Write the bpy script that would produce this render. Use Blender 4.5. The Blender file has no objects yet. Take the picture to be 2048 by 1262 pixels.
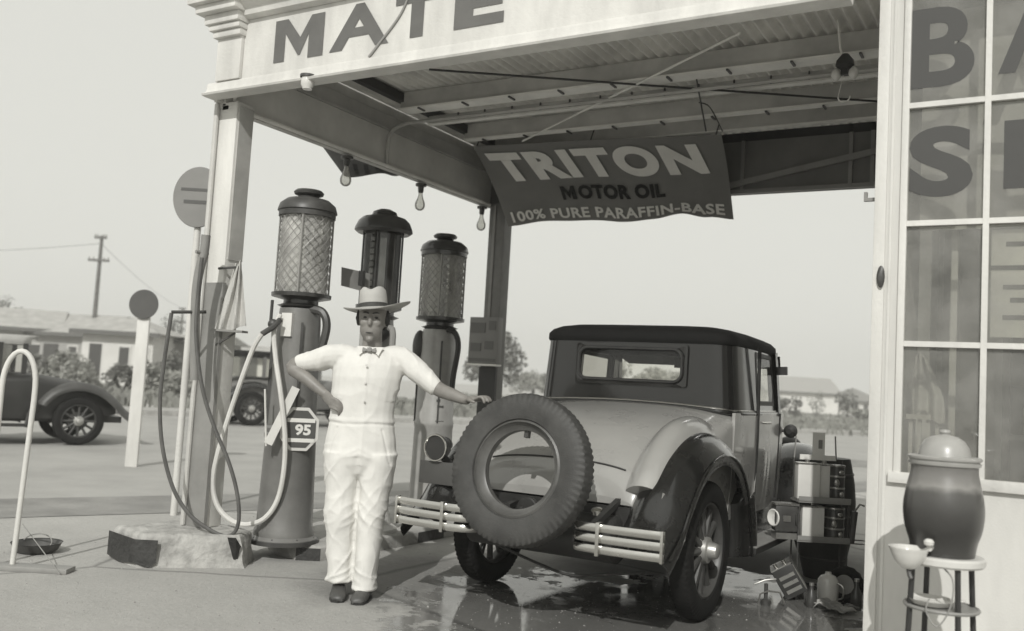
import bpy, bmesh, math, random
from mathutils import Vector, Matrix, noise
random.seed(11)
S = bpy.context.scene
COL = S.collection
V = Vector
PI = math.pi

# ------------------------------------------------------------------ camera
F, PITCH, ROLL, YAW, H = 1853.6, .07562, .05738, .52741, 1.25
CR = Matrix.Rotation(YAW, 3, 'Z') @ Matrix.Rotation(PI / 2 + PITCH, 3, 'X') @ Matrix.Rotation(ROLL, 3, 'Z')
CAM = V((0, 0, H))
cd = bpy.data.cameras.new('camera'); cam = bpy.data.objects.new('camera', cd); COL.objects.link(cam)
cam.matrix_world = Matrix.Translation(CAM) @ CR.to_4x4()
cd.sensor_width = 36; cd.lens = F / 2048 * 36; cd.clip_end = 2000; cd.clip_start = .05
cd.dof.use_dof = True; cd.dof.focus_distance = 5.6; cd.dof.aperture_fstop = 1.7
S.camera = cam

# ------------------------------------------------------------------ sky, sun, exposure
SUN_EL, SUN_AZ = math.radians(37), math.atan2(-.942, .335)       # where the sun stands, seen from the station
w = bpy.data.worlds.new('World'); S.world = w; w.use_nodes = True
nt = w.node_tree; nt.nodes.clear()
sky = nt.nodes.new('ShaderNodeTexSky'); sky.sky_type = 'NISHITA'; sky.sun_disc = False
sky.sun_elevation = SUN_EL; sky.sun_rotation = PI / 2 - SUN_AZ; sky.dust_density = 3.0; sky.air_density = 1.0
sep = nt.nodes.new('ShaderNodeSeparateColor'); nt.links.new(sky.outputs[0], sep.inputs[0])
# the film was blind to red: the sky of the picture is the blue light of the sky, in one warm grey
rng = nt.nodes.new('ShaderNodeMapRange'); nt.links.new(sep.outputs[2], rng.inputs[0])
rng.inputs[1].default_value = 0; rng.inputs[2].default_value = 20; rng.inputs[3].default_value = 7.0; rng.inputs[4].default_value = 9.4
tin = nt.nodes.new('ShaderNodeCombineColor')
for i, t in enumerate((1.0, 1.0, .93)):
    m_ = nt.nodes.new('ShaderNodeMath'); m_.operation = 'MULTIPLY'; m_.inputs[1].default_value = t
    nt.links.new(rng.outputs[0], m_.inputs[0]); nt.links.new(m_.outputs[0], tin.inputs[i])
bg = nt.nodes.new('ShaderNodeBackground'); bg.inputs[1].default_value = .1
nt.links.new(tin.outputs[0], bg.inputs[0])
ow = nt.nodes.new('ShaderNodeOutputWorld'); nt.links.new(bg.outputs[0], ow.inputs[0])
sl = bpy.data.lights.new('sun', 'SUN'); sl.energy = 2.85; sl.angle = math.radians(.6); sl.color = (1, .99, .95)
so = bpy.data.objects.new('sun', sl); COL.objects.link(so)
sd = V((math.cos(SUN_AZ) * math.cos(SUN_EL), math.sin(SUN_AZ) * math.cos(SUN_EL), math.sin(SUN_EL)))
so.rotation_euler = sd.to_track_quat('Z', 'Y').to_euler(); so.location = sd * 40
S.view_settings.view_transform = 'Standard'; S.view_settings.look = 'None'
S.view_settings.exposure = 0; S.view_settings.gamma = 1; S.view_settings.use_curve_mapping = False

# ------------------------------------------------------------------ helpers
def ray(x, y): return CR @ V(((x - 1024) / F, -(y - 631) / F, -1))
def pt(x, y, d): return CAM + ray(x, y) * d                     # a photo point at a known distance
def gnd(x, y, z=0.0):
    r = ray(x, y); return CAM + r * ((z - H) / r.z)
RT = V((math.cos(YAW), math.sin(YAW), 0)); FW = V((-math.sin(YAW), math.cos(YAW), 0))
def far(x, d):                                                  # ground point under column x, d metres off
    y = 712.85 + .0574 * x
    p = pt(x, y, d); return V((p.x, p.y, 0))

MATS = {}
def mat(name, v, rough=.6, metal=0, var=.0, vscale=6, bump=0, bscale=40, spec=.5, tint=(1, .985, .94), coat=0, detail=4, streak=0):
    if name in MATS: return MATS[name]
    m = bpy.data.materials.new(name); m.use_nodes = True; n = m.node_tree.nodes; l = m.node_tree.links
    b = n['Principled BSDF']
    b.inputs['Roughness'].default_value = rough; b.inputs['Metallic'].default_value = metal
    b.inputs['Specular IOR Level'].default_value = spec
    if coat: b.inputs['Coat Weight'].default_value = coat; b.inputs['Coat Roughness'].default_value = .08
    c = (v * tint[0], v * tint[1], v * tint[2], 1)
    b.inputs['Base Color'].default_value = c
    tc = n.new('ShaderNodeTexCoord')
    if var:
        mp = n.new('ShaderNodeMapping'); l.new(tc.outputs['Object'], mp.inputs[0])
        if streak: mp.inputs['Scale'].default_value = (1, 1, streak)
        t = n.new('ShaderNodeTexNoise'); t.inputs['Scale'].default_value = vscale; t.inputs['Detail'].default_value = detail; t.inputs['Roughness'].default_value = .62
        l.new(mp.outputs[0], t.inputs[0])
        r = n.new('ShaderNodeValToRGB'); l.new(t.outputs[0], r.inputs[0])
        r.color_ramp.elements[0].position = .3; r.color_ramp.elements[1].position = .7
        lo, hi = max(0, 1 - var), 1 + var
        r.color_ramp.elements[0].color = (c[0] * lo, c[1] * lo, c[2] * lo, 1)
        r.color_ramp.elements[1].color = (min(1, c[0] * hi), min(1, c[1] * hi), min(1, c[2] * hi), 1)
        l.new(r.outputs[0], b.inputs['Base Color'])
        rr = n.new('ShaderNodeMapRange'); l.new(t.outputs[0], rr.inputs[0])
        rr.inputs[3].default_value = max(.02, rough - .12); rr.inputs[4].default_value = min(1, rough + .12)
        l.new(rr.outputs[0], b.inputs['Roughness'])
    if bump:
        t2 = n.new('ShaderNodeTexNoise'); t2.inputs['Scale'].default_value = bscale; t2.inputs['Detail'].default_value = 5
        l.new(tc.outputs['Object'], t2.inputs[0])
        bp = n.new('ShaderNodeBump'); bp.inputs['Strength'].default_value = bump; bp.inputs['Distance'].default_value = .02
        l.new(t2.outputs[0], bp.inputs['Height']); l.new(bp.outputs[0], b.inputs['Normal'])
    MATS[name] = m
    return m

def glass_mat(name, dust=.12, dustv=.5, gloss=.12, tr=.95):
    m = bpy.data.materials.new(name); m.use_nodes = True; n = m.node_tree.nodes; l = m.node_tree.links
    n.clear(); o = n.new('ShaderNodeOutputMaterial')
    t = n.new('ShaderNodeBsdfTransparent'); t.inputs[0].default_value = (tr, tr, tr * .97, 1)
    g = n.new('ShaderNodeBsdfGlossy'); g.inputs['Roughness'].default_value = .04
    d = n.new('ShaderNodeBsdfDiffuse'); d.inputs[0].default_value = (dustv, dustv * .985, dustv * .94, 1)
    fr = n.new('ShaderNodeFresnel'); fr.inputs[0].default_value = 1.45
    ad = n.new('ShaderNodeMath'); ad.operation = 'ADD'; ad.inputs[1].default_value = gloss; l.new(fr.outputs[0], ad.inputs[0])
    a = n.new('ShaderNodeMixShader'); l.new(ad.outputs[0], a.inputs[0]); l.new(t.outputs[0], a.inputs[1]); l.new(g.outputs[0], a.inputs[2])
    tc = n.new('ShaderNodeTexCoord'); ns = n.new('ShaderNodeTexNoise'); ns.inputs['Scale'].default_value = 5; ns.inputs['Detail'].default_value = 5
    l.new(tc.outputs['Object'], ns.inputs[0])
    mr = n.new('ShaderNodeMapRange'); l.new(ns.outputs[0], mr.inputs[0]); mr.inputs[1].default_value = .3; mr.inputs[2].default_value = .7
    mr.inputs[3].default_value = dust * .5; mr.inputs[4].default_value = dust * 1.5
    b = n.new('ShaderNodeMixShader'); l.new(mr.outputs[0], b.inputs[0]); l.new(a.outputs[0], b.inputs[1]); l.new(d.outputs[0], b.inputs[2])
    l.new(b.outputs[0], o.inputs[0]); MATS[name] = m
    return m

class MB:
    def __init__(s): s.v = []; s.f = []; s.mi = []
    def add(s, vs, fs, m=0):
        k = len(s.v); s.v += [V(p) for p in vs]
        for f in fs: s.f.append([i + k for i in f]); s.mi.append(m)
        return s
    def box(s, x0, x1, y0, y1, z0, z1, m=0, M=None):
        vs = [V((x, y, z)) for z in (z0, z1) for y in (y0, y1) for x in (x0, x1)]
        if M: vs = [M @ p for p in vs]
        return s.add(vs, [(0, 2, 3, 1), (4, 5, 7, 6), (0, 1, 5, 4), (2, 6, 7, 3), (0, 4, 6, 2), (1, 3, 7, 5)], m)
    def bar(s, p, q, wd, ht, m=0, up=(0, 0, 1)):
        p, q = V(p), V(q); a = (q - p).normalized(); up = V(up)
        if abs(a.dot(up)) > .95: up = V((0, 1, 0))
        sx = a.cross(up).normalized(); sy = sx.cross(a)
        vs = [e + sx * i * wd / 2 + sy * j * ht / 2 for e in (p, q) for i, j in ((-1, -1), (1, -1), (1, 1), (-1, 1))]
        return s.add(vs, [(3, 2, 1, 0), (4, 5, 6, 7), (0, 1, 5, 4), (1, 2, 6, 5), (2, 3, 7, 6), (3, 0, 4, 7)], m)
    def loft(s, rings, m=0, caps=True, closed=True):
        k = len(s.v); n = len(rings[0])
        for r in rings: s.v += [V(p) for p in r]
        for i in range(len(rings) - 1):
            for j in range(n if closed else n - 1):
                a = k + i * n + j; b = k + i * n + (j + 1) % n
                s.f.append([a, b, b + n, a + n]); s.mi.append(m)
        if caps and closed:
            s.f.append([k + j for j in reversed(range(n))]); s.mi.append(m)
            s.f.append([k + (len(rings) - 1) * n + j for j in range(n)]); s.mi.append(m)
        return s
    def tube(s, pts, r, n=8, m=0, closed=False, round_caps=False, flat=None):
        pts = [V(p) for p in pts]; N = len(pts)
        rs = r if isinstance(r, (list, tuple)) else [r] * N
        if round_caps and not closed:
            a = (pts[0] - pts[1]).normalized(); b = (pts[-1] - pts[-2]).normalized()
            pre = [(pts[0] + a * rs[0] * math.sin(t), rs[0] * math.cos(t)) for t in (1.4, 1.0, .5)]
            post = [(pts[-1] + b * rs[-1] * math.sin(t), rs[-1] * math.cos(t)) for t in (.5, 1.0, 1.4)]
            pts = [p for p, _ in pre] + pts + [p for p, _ in post]; rs = [q for _, q in pre] + list(rs) + [q for _, q in post]; N = len(pts)
        rings = []; up = None
        for i in range(N):
            if closed: t = pts[(i + 1) % N] - pts[i - 1]
            else: t = pts[min(i + 1, N - 1)] - pts[max(i - 1, 0)]
            t.normalize()
            if up is None: up = V((0, 0, 1)) if abs(t.z) < .9 else V((0, 1, 0))
            sx = t.cross(up)
            if sx.length < 1e-5: sx = t.orthogonal()
            sx.normalize(); up = sx.cross(t).normalized()
            fl = flat or (1, 1)
            rings.append([pts[i] + (sx * math.cos(q) * fl[0] + up * math.sin(q) * fl[1]) * rs[i] for q in [2 * PI * j / n for j in range(n)]])
        if closed: rings.append(rings[0])
        return s.loft(rings, m, caps=not closed)
    def lathe(s, prof, n=32, M=None, m=0, caps=True):
        rings = [[V((r * math.cos(2 * PI * j / n), r * math.sin(2 * PI * j / n), z)) for j in range(n)] for r, z in prof]
        if M: rings = [[M @ p for p in r] for r in rings]
        return s.loft(rings, m, caps=caps)
    def grid(s, fn, nu, nv, m=0, skip=None):
        k = len(s.v)
        for i in range(nu + 1):
            for j in range(nv + 1): s.v.append(V(fn(i / nu, j / nv)))
        for i in range(nu):
            for j in range(nv):
                if skip and skip(i, j): continue
                a = k + i * (nv + 1) + j
                s.f.append([a, a + nv + 1, a + nv + 2, a + 1]); s.mi.append(m)
        return s
    def ball(s, c, r, m=0, n=12, k=8):
        c = V(c); r = V(r) if hasattr(r, '__len__') else V((r, r, r))
        return s.loft([[c + V((r.x * math.sin(t) * math.cos(p), r.y * math.sin(t) * math.sin(p), r.z * math.cos(t))) for p in [2 * PI * j / n for j in range(n)]]
                       for t in [PI * (.02 + .96 * i / k) for i in range(k + 1)]][::-1], m)
    def prism(s, poly, vec, m=0):
        vec = V(vec); a = [V(p) for p in poly]; return s.loft([a, [p + vec for p in a]], m)
    def mesh(s, name, mats, smooth=38, bevel=0, merge=False):
        me = bpy.data.meshes.new(name); me.from_pydata([tuple(p) for p in s.v], [], s.f)
        for m in (mats if isinstance(mats, (list, tuple)) else [mats]): me.materials.append(m)
        me.polygons.foreach_set('material_index', s.mi)
        bm = bmesh.new(); bm.from_mesh(me)
        if merge: bmesh.ops.remove_doubles(bm, verts=bm.verts, dist=1e-5)
        bmesh.ops.recalc_face_normals(bm, faces=bm.faces)
        if bevel:
            es = [e for e in bm.edges if len(e.link_faces) == 2 and e.calc_face_angle(0) > .6]
            bmesh.ops.bevel(bm, geom=es, offset=bevel, segments=2, profile=.6, affect='EDGES', clamp_overlap=True)
        if smooth:
            a = math.radians(smooth)
            for f in bm.faces: f.smooth = True
            for e in bm.edges: e.smooth = not (len(e.link_faces) != 2 or e.calc_face_angle(0) > a)
        bm.to_mesh(me); bm.free(); me.update()
        return me
    def build(s, name, mats, parent=None, **k):
        o = bpy.data.objects.new(name, s.mesh(name, mats, **k)); COL.objects.link(o)
        if parent: o.parent = parent
        return o

def tag(o, label=None, cat=None, group=None, kind=None):
    if label: o['label'] = label
    if cat: o['category'] = cat
    if group: o['group'] = group
    if kind: o['kind'] = kind
    return o
def thing(name, label, cat, loc=(0, 0, 0), rz=0, group=None):
    o = bpy.data.objects.new(name, None); COL.objects.link(o); o.location = loc; o.rotation_euler = (0, 0, rz)
    o.empty_display_size = .1
    return tag(o, label, cat, group)
def dup(o, parent=None):
    c = o.copy(); COL.objects.link(c)
    if parent: c.parent = parent
    for ch in [x for x in o.children]: dup(ch, c)
    return c
def solid(o, t, off=0):
    m = o.modifiers.new('thickness', 'SOLIDIFY'); m.thickness = t; m.offset = off; return o
def spline(P, n=8):
    P = [V(p) for p in P]; out = []
    for i in range(len(P) - 1):
        a, b, c, d = P[max(i - 1, 0)], P[i], P[i + 1], P[min(i + 2, len(P) - 1)]
        for k in range(n):
            t = k / n
            out.append(.5 * ((2 * b) + (c - a) * t + (2 * a - 5 * b + 4 * c - d) * t * t + (3 * b - a - 3 * c + d) * t ** 3))
    out.append(P[-1]); return out
def baked(o):                                                   # replace modifiers by their result
    dg = bpy.context.evaluated_depsgraph_get(); dg.update()
    me = bpy.data.meshes.new_from_object(o.evaluated_get(dg)); o.modifiers.clear(); o.data = me
    return o
def text_geo(s, bold=.0, res=3, spacing=1):
    c = bpy.data.curves.new('t', 'FONT'); c.body = s; c.offset = bold; c.resolution_u = res; c.space_character = spacing
    o = bpy.data.objects.new('t', c); COL.objects.link(o)
    dg = bpy.context.evaluated_depsgraph_get(); dg.update()
    me = bpy.data.meshes.new_from_object(o.evaluated_get(dg))
    vs = [v.co.copy() for v in me.vertices]; fs = [list(p.vertices) for p in me.polygons]
    bpy.data.objects.remove(o); bpy.data.curves.remove(c); bpy.data.meshes.remove(me)
    x0 = min(v.x for v in vs); x1 = max(v.x for v in vs); y0 = min(v.y for v in vs); y1 = max(v.y for v in vs)
    return [((v.x - x0) / (x1 - x0), (v.y - y0) / (y1 - y0)) for v in vs], fs
TEXT = {}
for s_, b_, k_ in (('M', .018, {}), ('A', .03, {}), ('T', .045, {}), ('E', .045, {}), ('TRITON', .058, dict(spacing=1.2, res=8)), ('100% PURE PARAFFIN-BASE', .03, dict(spacing=1.08)),
                   ('OTOR OIL', .05, dict(spacing=1.08)), ('B', .028, dict(res=6)), ('S', .042, dict(res=6)), ('95', .04, {})): TEXT[s_] = text_geo(s_, b_, **k_)
TEXT['M'] = ([(0, 0), (.22, 0), (.22, .66), (.50, .10), (.54, .10), (.70, .58), (.70, 0), (1, 0), (1, 1), (.74, 1), (.53, .52), (.26, 1), (0, 1)], [[0, 1, 2, 11, 12], [2, 3, 4, 10, 11], [4, 5, 9, 10], [5, 6, 7, 8, 9]])
def put_text(mb, s, fn, bold=.0, m=0, **k):
    uv, fs = TEXT[s]; mb.add([fn(a, b) for a, b in uv], fs, m)

# ------------------------------------------------------------------ materials
WHITE = mat('white_paint', .60, .55, var=.15, vscale=5, bump=.12, bscale=45, streak=.25, detail=8)
WALLW = mat('white_wall_paint', .57, .6, var=.12, vscale=3.5, bump=.06, bscale=90, streak=.3)
BEAM = mat('beam_paint', .62, .6, var=.12, vscale=3)
GREYP = mat('grey_paint', .24, .5, var=.15, vscale=4, bump=.04)
PURL = mat('painted_purlin', .46, .6, var=.2, vscale=3, bump=.05)
PURLW = mat('pale_lit_flange_paint', .78, .5, var=.12, vscale=5)  # carries the lit tone of the purlin flanges; pale fittings share it
CORR = mat('galvanised_sheet', .78, .5, metal=.1, var=.22, vscale=2.5)
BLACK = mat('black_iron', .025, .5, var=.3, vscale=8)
DARKM = mat('dark_metal', .06, .45, var=.3, vscale=8)
RUBBER = mat('tyre_rubber', .011, .8, var=.35, vscale=7, bump=.15, bscale=120, spec=.25)
RUBBER2 = mat('dusty_spare_rubber', .045, .62, var=.4, vscale=6, bump=.12, bscale=120)
HOSE = mat('dark_hose_rubber', .10, .6, var=.3)
HOSEW = mat('pale_hose_rubber', .6, .55, var=.12)
CONC = mat('rough_concrete', .36, .9, var=.35, vscale=9, bump=.8, bscale=26, detail=8)
CONCB = mat('black_kerb_paint', .035, .7, var=.4, vscale=9, bump=.5, bscale=30)
CONCW = mat('kerb_concrete', .34, .85, var=.2, vscale=7, bump=.4, bscale=30)
CARB = mat('car_body_paint', .31, .3, var=.05, vscale=4, coat=1)
CARD = mat('car_cabin_paint', .013, .18, var=.1, vscale=4, coat=.6)
FEND = mat('black_fender_enamel', .008, .28, var=.3, vscale=5, coat=1)
TOPF = mat('roof_fabric', .007, .75, var=.3, vscale=20, bump=.2, bscale=200, spec=.2)
CHROME = mat('worn_nickel', .62, .22, metal=1, var=.05, vscale=5)
WOODW = mat('painted_wood_spokes', .05, .5, var=.25, vscale=12)
INTER = mat('car_interior', .04, .9, var=.2)
PUMP1 = mat('pump_enamel', .16, .4, var=.22, vscale=4, coat=.3)
PUMP3 = mat('pump_enamel_pale', .32, .4, var=.2, vscale=4, coat=.3)
PUMPK = mat('pump_cap_enamel', .035, .35, var=.3, coat=.5)
LATT = mat('guard_wire', .3, .5, metal=.3)
GLASSD = glass_mat('dark_pump_glass', dust=.5, dustv=.07, gloss=.05, tr=.6)
GLASSC = glass_mat('pump_glass', dust=.55, dustv=.66, gloss=.05)
GLASSW = glass_mat('window_glass', dust=.24, dustv=.42, gloss=.02)
GLASSCAR = glass_mat('car_glass', tr=.99, dust=.025, dustv=.4, gloss=.02)
BULB = glass_mat('bulb_glass', dust=.2, dustv=.75, gloss=.1)
SIGNG = mat('sign_grey_enamel', .20, .5, var=.1, vscale=3)
SIGND = mat('sign_dark_enamel', .075, .5, var=.15, vscale=3)
BAND = mat('banner_cloth', .19, .9, var=.1, vscale=3, bump=.05)
BANL = mat('banner_light_ink', .75, .9, var=.06)
BANK = mat('banner_black_ink', .012, .9)
LETG = mat('sign_letter_paint', .125, .6, var=.12)
LETD = mat('window_letter_paint', .055, .6, var=.1)
SKIN = mat('skin', .21, .5, var=.12, vscale=14, tint=(1, .95, .88))
CLOTH = mat('white_cotton', .66, .9, var=.05, vscale=12, bump=.1, bscale=160)
HATF = mat('hat_felt', .42, .9, var=.1, bump=.1, bscale=150)
HATB = mat('hat_ribbon', .05, .7)
HAIR = mat('dark_hair', .02, .7, var=.3, bump=.4, bscale=90)
LEATH = mat('shoe_leather', .06, .5, var=.3)
TIE = mat('tie_cloth', .25, .8)
STONE = mat('stoneware_dark', .055, .3, var=.25, vscale=3, coat=.4)
STONEL = mat('stoneware_pale', .34, .35, var=.12, vscale=4, coat=.3)
ENAM = mat('white_enamel', .62, .2, var=.05, coat=.6)
WOODS = mat('stool_wood_paint', .56, .5, var=.1)
PAPER = mat('white_paper', .7, .8, var=.05)
TINW = mat('white_tin_label', .68, .35, var=.06, coat=.3)
TIND = mat('dark_tin_label', .045, .35, var=.3, coat=.3)
TING = mat('bare_tin', .4, .3, metal=.8, var=.2)
BATT = mat('battery_case', .03, .45, var=.3)
ROOFG = mat('house_roof_shingle', .36, .9, var=.2, vscale=2, bump=.3, bscale=8)
HOUSEW = mat('house_white_siding', .62, .7, var=.08, vscale=.8)
HOUSEG = mat('house_grey_siding', .34, .7, var=.12, vscale=.8)
WIND = mat('house_window_dark', .07, .3)
LEAF = mat('foliage', .14, .8, var=.45, vscale=3, tint=(1, 1, .92))
LEAFP = mat('pale_foliage', .27, .85, var=.4, vscale=2, tint=(1, 1, .92))
BARK = mat('bark', .1, .9, var=.3, vscale=8, bump=.4)
POLEW = mat('pole_wood', .13, .85, var=.25, vscale=6)
ROOMW = mat('office_wall_boards', .5, .7, var=.14, vscale=3)
ROOMD = mat('office_dark_wood', .06, .6, var=.3, vscale=4)

# ------------------------------------------------------------------ ground
def ground_material():
    m = bpy.data.materials.new('ground_dirt'); m.use_nodes = True; n = m.node_tree.nodes; l = m.node_tree.links; b = n['Principled BSDF']
    g = n.new('ShaderNodeNewGeometry')
    def noisen(sc, det=5, ro=.6, dim=None, vec=None):
        t = n.new('ShaderNodeTexNoise'); t.inputs['Scale'].default_value = sc; t.inputs['Detail'].default_value = det; t.inputs['Roughness'].default_value = ro
        l.new(vec or g.outputs['Position'], t.inputs[0]); return t.outputs[0]
    def math_(op, a, bb, clamp=False):
        k = n.new('ShaderNodeMath'); k.operation = op; k.use_clamp = clamp
        for i, q in enumerate((a, bb)):
            if isinstance(q, (int, float)): k.inputs[i].default_value = q
            else: l.new(q, k.inputs[i])
        return k.outputs[0]
    def ell(cx, cy, rx, ry, rot=0):                             # 1 inside an oval patch, 0 outside
        mp = n.new('ShaderNodeMapping'); mp.vector_type = 'TEXTURE'
        mp.inputs['Location'].default_value = (cx, cy, 0); mp.inputs['Rotation'].default_value = (0, 0, rot); mp.inputs['Scale'].default_value = (rx, ry, 1000)
        l.new(g.outputs['Position'], mp.inputs[0])
        ln = n.new('ShaderNodeVectorMath'); ln.operation = 'LENGTH'; l.new(mp.outputs[0], ln.inputs[0]); return ln.outputs[1]
    big = noisen(.35, 4); mid = noisen(2.2, 6, .65); fine = noisen(34, 8, .8); wob = noisen(3.2, 8, .7)
    vor = n.new('ShaderNodeTexVoronoi'); vor.feature = 'DISTANCE_TO_EDGE'; vor.inputs['Scale'].default_value = .42
    wv = n.new('ShaderNodeMix'); wv.data_type = 'VECTOR'; wv.inputs[0].default_value = .06; l.new(g.outputs['Position'], wv.inputs[4])
    nv = n.new('ShaderNodeTexNoise'); nv.inputs['Scale'].default_value = 3; nv.inputs['Detail'].default_value = 6; l.new(g.outputs['Position'], nv.inputs[0]); l.new(nv.outputs[1], wv.inputs[5]); l.new(wv.outputs[1], vor.inputs[0])
    ck = n.new('ShaderNodeMapRange'); l.new(vor.outputs[0], ck.inputs[0]); ck.inputs[1].default_value = .0; ck.inputs[2].default_value = .012; ck.inputs[3].default_value = .55; ck.inputs[4].default_value = 1
    a = math_('ADD', math_('MULTIPLY', big, .10), math_('MULTIPLY', mid, .15))
    a = math_('ADD', a, math_('MULTIPLY', fine, .26)); a = math_('ADD', a, .135); a = math_('MULTIPLY', a, ck.outputs[0])
    wets = None
    for e in ((-2.35, 4.85, .98, 1.0, 0), (-1.7, 5.6, .8, 1.3, 0)):
        dd = math_('ADD', ell(*e), math_('MULTIPLY', math_('SUBTRACT', wob, .5), 1.9))
        k = n.new('ShaderNodeMapRange'); l.new(dd, k.inputs[0]); k.inputs[1].default_value = 1.06; k.inputs[2].default_value = .90; k.inputs[3].default_value = 0; k.inputs[4].default_value = 1
        wets = k.outputs[0] if wets is None else math_('MAXIMUM', wets, k.outputs[0])
    oil = None
    for e in ((-2.4, 7.4, 1.2, 2.0, 0), (-3.55, 4.9, .5, .8, .2)):
        dd = math_('ADD', ell(*e), math_('MULTIPLY', math_('SUBTRACT', wob, .5), 1.3))
        k = n.new('ShaderNodeMapRange'); l.new(dd, k.inputs[0]); k.inputs[1].default_value = 1.3; k.inputs[2].default_value = .6; k.inputs[3].default_value = 0; k.inputs[4].default_value = 1
        oil = k.outputs[0] if oil is None else math_('MAXIMUM', oil, k.outputs[0])
    a = math_('MULTIPLY', a, math_('SUBTRACT', 1, math_('MULTIPLY', oil, .45)))
    a = math_('MULTIPLY', a, math_('SUBTRACT', 1, math_('MULTIPLY', wets, .58)))
    cc = n.new('ShaderNodeCombineColor')
    for i, t in enumerate((1, .985, .94)): l.new(math_('MULTIPLY', a, t), cc.inputs[i])
    l.new(cc.outputs[0], b.inputs['Base Color'])
    pool = noisen(5, 4)
    pr = n.new('ShaderNodeMapRange'); l.new(pool, pr.inputs[0]); pr.inputs[1].default_value = .34; pr.inputs[2].default_value = .5; pr.inputs[3].default_value = .22; pr.inputs[4].default_value = .02
    ro = n.new('ShaderNodeMix'); l.new(wets, ro.inputs[0]); ro.inputs[2].default_value = .92; l.new(pr.outputs[0], ro.inputs[3])
    l.new(ro.outputs[0], b.inputs['Roughness'])
    bp = n.new('ShaderNodeBump'); bp.inputs['Distance'].default_value = .02
    l.new(math_('ADD', fine, math_('MULTIPLY', mid, 1.5)), bp.inputs['Height'])
    l.new(math_('MULTIPLY', math_('SUBTRACT', 1.0, math_('MULTIPLY', wets, .985)), .6), bp.inputs['Strength'])
    l.new(bp.outputs[0], b.inputs['Normal'])
    return m
GM = ground_material()
mb = MB(); R_ = 900
mb.add([(-R_, -R_, 0), (R_, -R_, 0), (R_, R_, 0), (-R_, R_, 0)], [(0, 1, 2, 3)])
tag(mb.build('ground', GM, smooth=0), kind='structure')
US = V((.42, .9075, 0)); NS = V((-.9075, .42, 0))               # along the street, across it
ASPH = mat('worn_street_asphalt', .33, .85, var=.14, vscale=1.1, bump=.3, bscale=18, detail=8)
GUTT = mat('gutter_asphalt', .235, .85, var=.25, vscale=2, bump=.3, bscale=20, detail=8)
def strip(n0, n1, z, a=-60, b=120): return [tuple(NS * n + US * t + V((0, 0, z))) for n, t in ((n0, a), (n1, a), (n1, b), (n0, b))]
mb = MB(); mb.add(strip(9.3, 24, .004), [(0, 1, 2, 3)]); tag(mb.build('street', ASPH, smooth=0), kind='structure')
mb = MB(); mb.add(strip(8.2, 9.3, .004), [(0, 1, 2, 3)]); tag(mb.build('gutter_strip', GUTT, smooth=0), kind='structure')
mb = MB(); a_ = strip(24, 25.8, 0); mb.prism(a_, (0, 0, .13)); tag(mb.build('far_pavement', CONCW, smooth=0), kind='structure')

# ------------------------------------------------------------------ station canopy
FY = 4.28
can = thing('station_canopy', 'white fronted driveway canopy with corrugated roof over the coupe', 'canopy', (0, 0, 0))
mb = MB()                                                       # left front post
mb.box(-5.0, -4.81, 4.38, 4.53, .2, 3.08)
o = mb.build('corner_post', WHITE, can, bevel=.008)
mb = MB(); mb.box(-5.004, -4.80, 4.372, 4.40, .2, 1.83); mb.build('post_dado', GREYP, o)
mb = MB(); mb.box(-4.81, -4.803, 4.401, 4.528, 1.99, 3.05); mb.build('shaded_side_board', mat('side_shade_grey', .40, .6, var=.15), o)  # thin grey facing: shade on the post's right side set in colour
mb = MB(); mb.box(-5.0, -4.965, 4.345, 4.372, .2, 3.075); mb.build('down_pipe', mat('pale_pipe', .5, .5, var=.1), o, bevel=.015)
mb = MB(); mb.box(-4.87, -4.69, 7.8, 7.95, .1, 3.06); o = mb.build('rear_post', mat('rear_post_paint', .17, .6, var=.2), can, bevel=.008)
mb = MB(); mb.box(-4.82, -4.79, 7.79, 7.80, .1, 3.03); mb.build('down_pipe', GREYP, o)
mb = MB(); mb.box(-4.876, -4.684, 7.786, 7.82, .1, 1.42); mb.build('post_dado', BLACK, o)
# fascia
XR = -.80
mb = MB(); mb.box(-4.89, XR, FY, FY + .05, 3.185, 3.585); fas = mb.build('fascia_board', WHITE, can)
mb = MB(); mb.box(-4.905, -4.68, FY - .03, FY, 3.185, 3.50); mb.build('corner_pilaster', WHITE, can, bevel=.006)
def moulding(prof, x0, x1, back):                               # prof: (out, z) pairs
    m_ = MB(); poly = [V((x0, FY - o_, z)) for o_, z in prof] + [V((x0, FY + back, prof[-1][1])), V((x0, FY + back, prof[0][1]))]
    m_.prism(poly, (x1 - x0, 0, 0)); return m_
moulding([(.035, 3.085), (.06, 3.088), (.066, 3.10), (.03, 3.12), (.022, 3.14), (.022, 3.165), (.014, 3.182)], -4.985, XR, .05).build('drip_moulding', WHITE, can)
m1 = moulding([(.02, 3.587), (.05, 3.60), (.06, 3.64), (.12, 3.68), (.14, 3.70), (.14, 3.78), (.2, 3.82), (.2, 3.86)], -4.93, XR, .05)
m1.build('cornice', WHITE, can)
mb = MB()
for a, b, z0, z1 in ((.02, .03, 3.475, 3.52), (.045, .05, 3.52, 3.56), (.07, .07, 3.56, 3.625), (.11, .12, 3.625, 3.68), (.15, .16, 3.68, 3.88)):
    mb.box(-4.905 - a, -4.68 + b * .35, FY - .03 - b, FY + .05 + a, z0, z1)
mb.build('pilaster_capital', WHITE, can, bevel=.01)
mb = MB()
for ch, x0, x1, z0, z1, bd in (('M', -4.40, -3.98, 3.255, 3.535, .045), ('A', -3.925, -3.46, 3.262, 3.545, .045), ('T', -3.42, -3.09, 3.268, 3.545, .045), ('E', -2.99, -2.655, 3.27, 3.55, .045)):
    put_text(mb, ch, lambda a, b: (x0 + a * (x1 - x0), FY - .004, z0 + b * (z1 - z0)))
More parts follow.
